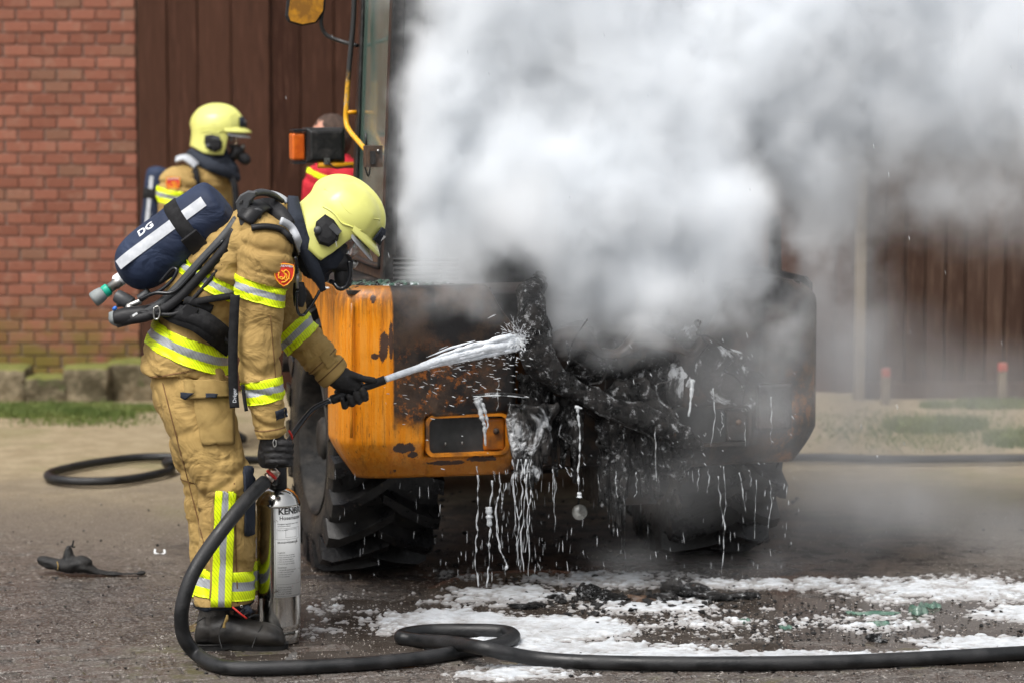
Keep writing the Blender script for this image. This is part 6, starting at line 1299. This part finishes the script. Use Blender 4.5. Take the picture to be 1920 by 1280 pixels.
fh = mk('fire_hose', *tube(hp, .0245, 20, 8), M['hose']); tag(fh, 'thick black hose looping over the wet foreground from the extinguisher coupling', 'hose', 'black hoses')
hv_ = [gz(470, 862), gz(400, 858), gz(330, 856), gz(260, 857), gz(190, 865), gz(130, 876), gz(95, 886), gz(92, 894), gz(120, 900), gz(180, 902), gz(240, 898), gz(290, 889), gz(318, 881), gz(322, 873), gz(312, 866, .05), gz(360, 861, .07), gz(480, 862, .03), gz(640, 866), gz(900, 868), gz(1200, 864), gz(1500, 857), gz(1650, 860), gz(1750, 860), gz(1850, 859), gz(2000, 858), gz(2300, 858)]
tag(mk('fire_hose', *tube(hv_, .021, 16, 8), M['hose']), 'black hose looped on the sandy ground behind the firefighters, running far right', 'hose', 'black hoses')
# ================================================================ SCRAP ON THE GROUND
rz = thing('burnt_rubber_piece', 'torn black rubber piece with long tail lying on the wet ground at left', 'debris', tuple(gp(140, 1075)))
Yr = gp(150, 1076).y
r1 = fuse([limb([(P(72, 1048, Yr+.05), .014, .016), (P(88, 1054, Yr+.04), .024, .03), (P(112, 1058, Yr+.02), .027, .04), (P(134, 1058, Yr), .03, .05), (P(150, 1056, Yr), .034, .06), (P(162, 1060, Yr-.01), .028, .05), (P(174, 1068, Yr-.01), .016, .035), (P(200, 1074, Yr-.01), .008, .03), (P(235, 1075, Yr-.01), .007, .022), (P(271, 1073, Yr), .006, .012)], 20, 4),
           limb([(P(128, 1064, Yr+.01), .03, .04), (P(128, 1040, Yr+.02), .026, .035), (P(130, 1026, Yr+.03), .016, .03), (P(132, 1020, Yr+.03), .006, .012)], 16, 3)], .005, 3, lambda co: .006*fbm(co*14, 3)-.004*(1-np.minimum(1, np.abs(vnoise(co*12))*3)))
ob('rubber_body', r1, M['sole'], rz); mk('torn_strand', *tube([P(131, 1026, Yr+.02), P(136, 1020, Yr+.02), P(138, 1012, Yr+.02), P(136, 1024, Yr+.02), P(141, 1024, Yr+.02)], .0035, 6, 4), M['sole'], rz)
mk('rubber_seam', *tube([P(107, 1052, Yr-.03), P(109, 1060, Yr-.035), P(108, 1068, Yr-.03)], .0022, 6, 4), M['tan2'], rz)
cl = gp(300, 1036); Yc = cl.y
tag(mk('metal_clip', *tube([P(291, 1029, Yc+.01), P(291, 1036, Yc), P(300, 1039, Yc), P(309, 1036, Yc), P(308, 1030, Yc+.01)], .0045, 8, 4), M['white']), 'small white bent clip lying on the ground behind the firefighter', 'clip')
for nm, lab, items in (('charred_scrap', 'big jagged charred panel propped in the foam below the machine', [((1105, 1117), (.045, .03, .034)), ((1120, 1118), (.06, .03, .026)), ((1150, 1122), (.05, .03, .014)), ((1088, 1108), (.022, .02, .022))]),
                       ('ash_heap', 'low dark heap of ash and char steaming on the foam', [((1262, 1108), (.045, .04, .036)), ((1295, 1112), (.07, .05, .030)), ((1340, 1117), (.08, .05, .016)), ((1240, 1118), (.05, .04, .012)), ((1400, 1115), (.05, .03, .012))]),
                       ('charred_chunk', 'fist sized charred chunk in white foam left of the jagged panel', [((1052, 1122), (.022, .02, .016)), ((1040, 1116), (.03, .02, .008))]),
                       ('charred_chunk', 'thin scorched scrap lying on foam nearest the hose loop', [((988, 1134), (.05, .03, .008)), ((970, 1132), (.03, .02, .006)), ((1004, 1131), (.03, .02, .009))]),
                       ('charred_chunk', 'small pointed black chunk among speckled foam right of the ash heap', [((1640, 1196), (.022, .02, .016)), ((1655, 1198), (.02, .02, .006))]),
                       ('rusty_flake', 'rust coloured flaky scrap between jagged panel and ash heap', [((1180, 1119), (.06, .03, .012)), ((1212, 1124), (.035, .02, .008))])):
    parts = []
    for k, ((px, py), r) in enumerate(items):
        g = gp(px, py+4); v, f = lumps((0, 0, 0), r, seed=px, amp=.75, sub=3); parts.append((v+np.array((g.x, g.y, r[2]*.5)), f))
    tag(mk(nm, *join(*parts), M['rustflake'] if nm == 'rusty_flake' and 'rustflake' in MATS else M['char'] if nm != 'rusty_flake' else M['rustbox'], smooth=(nm == 'ash_heap')), lab, 'debris')
# glass shards
for k, (px, py, sx, sz, lab) in enumerate(((1725, 1146, .035, .020, 'curved green windscreen shard standing upright in the foam at right'), (1752, 1133, .03, .010, 'pale green glass sheet edge behind the upright shard'), (1640, 1146, .10, .006, 'flat green glass strip lying left of the upright shard'), (1650, 1166, .04, .008, 'small green glass piece nearer the hose than the upright shard'), (1398, 1160, .02, .006, 'tiny bright green glass bit in the speckled foam'), (1475, 1172, .025, .005, 'tiny green glass bit with white foam on it'))):
    g = gp(px, py+6); n = 14; V = []
    for j in range(6):
        for i in range(n+1): u = i/n*2-1; vv = j/5; e = math.sqrt(max(0, 1-u*u*.9)); V.append((g.x+u*sx, g.y+.03*u*u+.02*vv+.01*math.sin(u*5), -.003+vv*sz*2*e*(1+.2*math.sin(u*6+k))))
    o = mk('glass_shard', V, [(j*(n+1)+i, j*(n+1)+i+1, (j+1)*(n+1)+i+1, (j+1)*(n+1)+i) for j in range(5) for i in range(n)], M['greenglass']); solid(o, .003, 0); tag(o, lab, 'glass shard', 'green glass shards')
# countless crumbs of char
lib = []
for s in range(8):
    v, f = lumps((0, 0, 0), (1, .7, .45), seed=s*3+1, amp=1.3, sub=1); lib.append((np.array(v), f))
V, Fc = [], []
def crumb(px, py, s):
    g = gp(px, py); v, f = rnd.choice(lib); a = rnd.uniform(0, 6.28); c, s_ = math.cos(a), math.sin(a)
    q = v*s; q = np.stack([q[:, 0]*c-q[:, 1]*s_, q[:, 0]*s_+q[:, 1]*c, q[:, 2]], 1)+np.array((g.x, g.y, s*.25)); o = len(V); V.extend(q.tolist()); Fc.extend([tuple(i+o for i in x) for x in f])
for _ in range(1300): crumb(rnd.uniform(-20, 1940), rnd.uniform(930, 1278), abs(rnd.gauss(0, .0026))+.0014)
for _ in range(900): crumb(rnd.gauss(1430, 230), rnd.gauss(1150, 26), abs(rnd.gauss(0, .0035))+.0015)
for _ in range(350): crumb(rnd.gauss(1500, 220), rnd.gauss(1192, 14), abs(rnd.gauss(0, .0035))+.0015)
for _ in range(260): crumb(rnd.gauss(1150, 110), rnd.gauss(1128, 14), abs(rnd.gauss(0, .007))+.002)
for _ in range(400): crumb(rnd.uniform(760, 1500), rnd.uniform(920, 1090), abs(rnd.gauss(0, .007))+.002)
for _ in range(36): crumb(rnd.uniform(0, 1900), rnd.uniform(940, 1270), rnd.uniform(.006, .009))
tag(mk('char_crumbs', V, Fc, M['char0'] if 'char0' in M else M['sole'], smooth=False), kind='stuff')
grit = np.array([(1, 0, 0), (-.3, .8, 0), (-.8, -.5, .1), (.1, -.2, .55)]); gf = [(0, 1, 3), (1, 2, 3), (2, 0, 3), (0, 2, 1)]
V, Fc = [], []
for _ in range(15000):
    g = gp(rnd.uniform(-20, 1940), rnd.choice((rnd.uniform(880, 1290), rnd.uniform(1000, 1290)))); s = rnd.uniform(.0010, .0034); a = rnd.uniform(0, 6.28); c, s_ = math.cos(a)*s, math.sin(a)*s; o = len(V)
    V += [(g.x+x*c-y*s_, g.y+x*s_+y*c, z*s+.0006) for x, y, z in grit]; Fc += [tuple(i+o for i in x) for x in gf]
tag(mk('grit', V, Fc, mat('pale_grit', (.50, .47, .43), (.20, .15, .12), rough=.7, nscale=3), smooth=False), kind='stuff')
# ================================================================ SMOKE
def smoke(name, puffs, lo, hi, vox, dens, warp, contrast, seed=0, soft=.35):
    me = bpy.data.meshes.new(name); v, f = box(lo[0], hi[0], lo[1], hi[1], lo[2], hi[2]); me.from_pydata(v, [], f)
    o = bpy.data.objects.new(name, me); COL.objects.link(o); tag(o, kind='stuff')
    mt = bpy.data.materials.new(name); mt.use_nodes = True; n, l = mt.node_tree.nodes, mt.node_tree.links; n.clear()
    out = n.new('ShaderNodeOutputMaterial'); pv = n.new('ShaderNodeVolumePrincipled'); l.new(pv.outputs[0], out.inputs['Volume'])
    pv.inputs['Color'].default_value = (.972, .986, 1.0, 1); pv.inputs['Density'].default_value = dens; pv.inputs['Anisotropy'].default_value = 0.15
    me.materials.append(mt)
    g = bpy.data.node_groups.new(name, 'GeometryNodeTree'); g.interface.new_socket('Geometry', in_out='OUTPUT', socket_type='NodeSocketGeometry'); g.is_modifier = True
    N, Lk = g.nodes, g.links; go = N.new('NodeGroupOutput'); vc = N.new('GeometryNodeVolumeCube'); sm = N.new('GeometryNodeSetMaterial'); sm.inputs['Material'].default_value = mt
    Lk.new(vc.outputs[0], sm.inputs[0]); Lk.new(sm.outputs[0], go.inputs[0])
    vc.inputs['Min'].default_value = lo; vc.inputs['Max'].default_value = hi
    for k, ax_ in enumerate('XYZ'): vc.inputs['Resolution '+ax_].default_value = max(8, int((hi[k]-lo[k])/vox))
    def mth(op, a, b=None, c=None, clamp=False):
        k = N.new('ShaderNodeMath'); k.operation = op; k.use_clamp = clamp
        for s, x in zip(k.inputs, (a, b, c)):
            if x is None: continue
            if isinstance(x, (int, float)): s.default_value = x
            else: Lk.new(x, s)
        return k.outputs[0]
    def vm_(op, a, b=None):
        k = N.new('ShaderNodeVectorMath'); k.operation = op
        for s, x in zip(k.inputs, (a, b)):
            if x is None: continue
            if isinstance(x, (tuple, Vector, list)): s.default_value = tuple(x)
            else: Lk.new(x, s)
        return k.outputs['Value'] if op in ('LENGTH', 'DISTANCE') else k.outputs[0]
    def noise(vec, scale, detail, rough=.55, col=False, dist=0):
        k = N.new('ShaderNodeTexNoise'); k.inputs['Scale'].default_value = scale; k.inputs['Detail'].default_value = detail; k.inputs['Roughness'].default_value = rough; k.inputs['Distortion'].default_value = dist
        Lk.new(vec, k.inputs['Vector']); return k.outputs['Color' if col else 0]
    pos = N.new('GeometryNodeInputPosition').outputs[0]; ps = vm_('ADD', pos, (seed*7.1, seed*3.3, 0))
    w1 = vm_('MULTIPLY', vm_('SUBTRACT', noise(ps, 1.4, 2, col=True), (.5, .5, .5)), (warp[0],)*3); w2 = vm_('MULTIPLY', vm_('SUBTRACT', noise(ps, 5.0, 3, col=True), (.5, .5, .5)), (warp[1],)*3)
    p_ = vm_('ADD', vm_('ADD', pos, w1), w2); tot = None
    for (c, r, a) in puffs:
        d_ = vm_('LENGTH', vm_('MULTIPLY', vm_('SUBTRACT', p_, tuple(c)), tuple(1/x for x in r)))
        k = N.new('ShaderNodeMapRange'); k.interpolation_type = 'SMOOTHSTEP'; Lk.new(d_, k.inputs[0]); k.inputs[1].default_value = 1; k.inputs[2].default_value = soft; k.inputs[3].default_value = 0; k.inputs[4].default_value = a
        tot = k.outputs[0] if tot is None else mth('ADD', tot, k.outputs[0])
    p_ = vm_('ADD', p_, vm_('MULTIPLY', vm_('SUBTRACT', noise(ps, 13.0, 3, col=True), (.5, .5, .5)), (warp[1]*.45,)*3))
    n1 = noise(vm_('MULTIPLY', p_, (1, 1, .85)), 3.4, 8, .66)
    k = N.new('ShaderNodeMapRange'); Lk.new(n1, k.inputs[0]); k.inputs[1].default_value = .5-contrast; k.inputs[2].default_value = .5+contrast; k.inputs[3].default_value = 0; k.inputs[4].default_value = 1
    amt = mth('MINIMUM', tot, 3.0)
    gate_ = mth('MULTIPLY', amt, mth('ADD', k.outputs[0], mth('MULTIPLY', mth('SUBTRACT', amt, .6, clamp=True), .5)))
    # never touches the box walls
    sx = N.new('ShaderNodeSeparateXYZ'); Lk.new(pos, sx.inputs[0]); edge = None
    for i in range(3):
        a = mth('MULTIPLY', mth('MINIMUM', mth('SUBTRACT', sx.outputs[i], lo[i]), mth('SUBTRACT', hi[i], sx.outputs[i])), 6., clamp=True); edge = a if edge is None else mth('MULTIPLY', edge, a)
    Lk.new(mth('MULTIPLY', gate_, edge), vc.inputs['Density'])
    md = o.modifiers.new('volume', 'NODES'); md.node_group = g; return o
def pf_(px, py, Y, rx, ry, rz_, a): return (P(px, py, Y), (rx, ry, rz_), a)
plume = [pf_(815, 330, 10.75, .19, .25, .40, 1.0), pf_(860, 180, 11.0, .34, .5, .42, 1.3), pf_(930, 60, 11.1, .45, .6, .45, 1.4), pf_(1000, 330, 10.9, .46, .5, .50, 1.6), pf_(1130, 150, 11.1, .60, .65, .62, 1.8),
         pf_(1150, 430, 10.85, .42, .45, .42, 1.5), pf_(1230, 300, 11.0, .5, .55, .55, 1.6), pf_(1230, 560, 10.7, .28, .30, .24, .8), pf_(1350, 520, 10.8, .22, .3, .26, 0.7), pf_(1330, 80, 11.2, .65, .6, .50, 1.5), pf_(1500, 120, 11.4, .60, .6, .42, 1.0),
         pf_(1700, 60, 11.6, .70, .6, .42, 1.1), pf_(1880, 100, 11.7, .62, .6, .40, .9), pf_(1700, 220, 11.5, .55, .5, .26, .55), pf_(1480, 330, 11.2, .34, .4, .40, .45), pf_(1560, 480, 11.3, .26, .4, .30, .30), pf_(860, 480, 10.7, .28, .3, .24, .55), pf_(800, 560, 10.45, .22, .2, .16, .16),
         pf_(1190, 640, 10.55, .22, .2, .12, .42), pf_(1100, 560, 10.6, .22, .22, .16, .6), pf_(1450, 640, 10.7, .24, .3, .25, .22), pf_(1850, 380, 11.5, .5, .5, .3, .22), pf_(1420, 780, 10.6, .24, .2, .22, .16), pf_(1000, -80, 11.1, .7, .7, .5, 1.6), pf_(1500, -60, 11.4, .9, .7, .5, 1.3)]
plume += [pf_(985, 400, 10.32, .20, .16, .22, .9), pf_(825, 200, 10.75, .20, .3, .5, .8), pf_(900, 560, 10.4, .26, .12, .14, .24), pf_(1560, 230, 11.2, .5, .5, .4, .8), pf_(1800, 180, 11.4, .6, .5, .35, .8), pf_(1620, 60, 11.2, .7, .5, .4, 1.0), pf_(1780, 330, 11.4, .5, .5, .25, .35), pf_(1640, 400, 11.4, .35, .4, .2, .35), pf_(1480, 200, 11.2, .4, .4, .35, .9), pf_(1560, 600, 11.3, .3, .4, .3, .25), pf_(1500, 420, 11.1, .3, .4, .3, .4), pf_(1890, 250, 11.5, .4, .5, .25, .5), pf_(1320, 420, 10.8, .35, .35, .35, .8), pf_(1460, 540, 10.9, .25, .3, .3, .35), pf_(790, 420, 10.65, .12, .15, .3, .6), pf_(1110, 630, 10.45, .18, .14, .10, .35)]

smoke('smoke', plume, (-.66, 9.85, .55), (3.3, 12.5, 3.0), .017, 12.5, (.30, .20), .095, 1)
plume += [pf_(965, 640, 10.3, .09, .07, .07, .22), pf_(1520, 180, 10.9, .5, .4, .4, .9), pf_(1500, 240, 10.8, .35, .3, .35, .9), pf_(1560, 360, 11.0, .3, .3, .3, .5), pf_(1640, 300, 11.2, .35, .4, .3, .55), pf_(1700, 120, 11.0, .5, .4, .35, .8), pf_(1600, 560, 11.6, .25, .4, .5, .32), pf_(1500, 290, 11.0, .35, .4, .25, .6), pf_(1750, 200, 11.2, .6, .5, .3, .6), pf_(1850, 60, 11.3, .5, .5, .35, .8), pf_(1260, 480, 10.55, .34, .2, .25, .4), pf_(870, 520, 10.26, .28, .16, .13, .85), pf_(800, 560, 10.27, .18, .14, .11, .7), pf_(960, 500, 10.28, .22, .14, .16, .7), pf_(1100, 590, 10.3, .25, .14, .12, .6), pf_(1480, 640, 10.6, .2, .2, .2, .3), pf_(1340, 600, 10.5, .22, .15, .15, .3), pf_(1050, 520, 10.45, .2, .15, .2, .5), pf_(1430, 560, 10.6, .2, .2, .2, .3)]
plume += [pf_(860, 525, 10.2, .34, .22, .17, .9), pf_(960, 590, 10.22, .16, .14, .10, .45), pf_(1480, 600, 10.45, .22, .2, .25, .5), pf_(1012, 490, 10.2, .15, .13, .12, 1.9), pf_(1480, 130, 10.9, .35, .3, .35, .8), pf_(1000, 440, 10.3, .16, .14, .12, 1.2)]
low = [pf_(1430, 720, 10.35, .50, .25, .40, .30), pf_(1560, 640, 11.0, .40, .5, .45, .32), pf_(1300, 900, 10.3, .45, .2, .22, .22), pf_(1520, 900, 10.6, .35, .3, .3, .25), pf_(1170, 1040, 10.45, .26, .2, .12, .42), pf_(1300, 1065, 10.4, .4, .2, .10, .38), pf_(1600, 960, 11.2, .50, .5, .30, .34), pf_(1680, 960, 11.3, .6, .5, .28, .32), pf_(1780, 900, 11.8, .65, .6, .30, .30), pf_(1560, 840, 12.0, .5, .5, .4, .30), pf_(1500, 1060, 10.8, .5, .3, .14, .3), pf_(1440, 1060, 10.5, .3, .2, .09, .3), pf_(1550, 700, 12.0, .4, .6, .5, .32), pf_(1680, 680, 12.6, .5, .7, .35, .32), pf_(1850, 720, 12.8, .5, .7, .3, .22), pf_(1880, 1010, 11.0, .4, .4, .2, .4), pf_(1700, 780, 13.0, .7, .5, .35, .35), pf_(1900, 800, 12.8, .5, .5, .3, .3), pf_(1000, 1050, 10.4, .3, .2, .1, .18)]
smoke('ground_steam', low, (.2, 9.9, .01), (3.6, 13.8, 1.4), .035, 4.6, (.34, .14), .24, 5, .0)
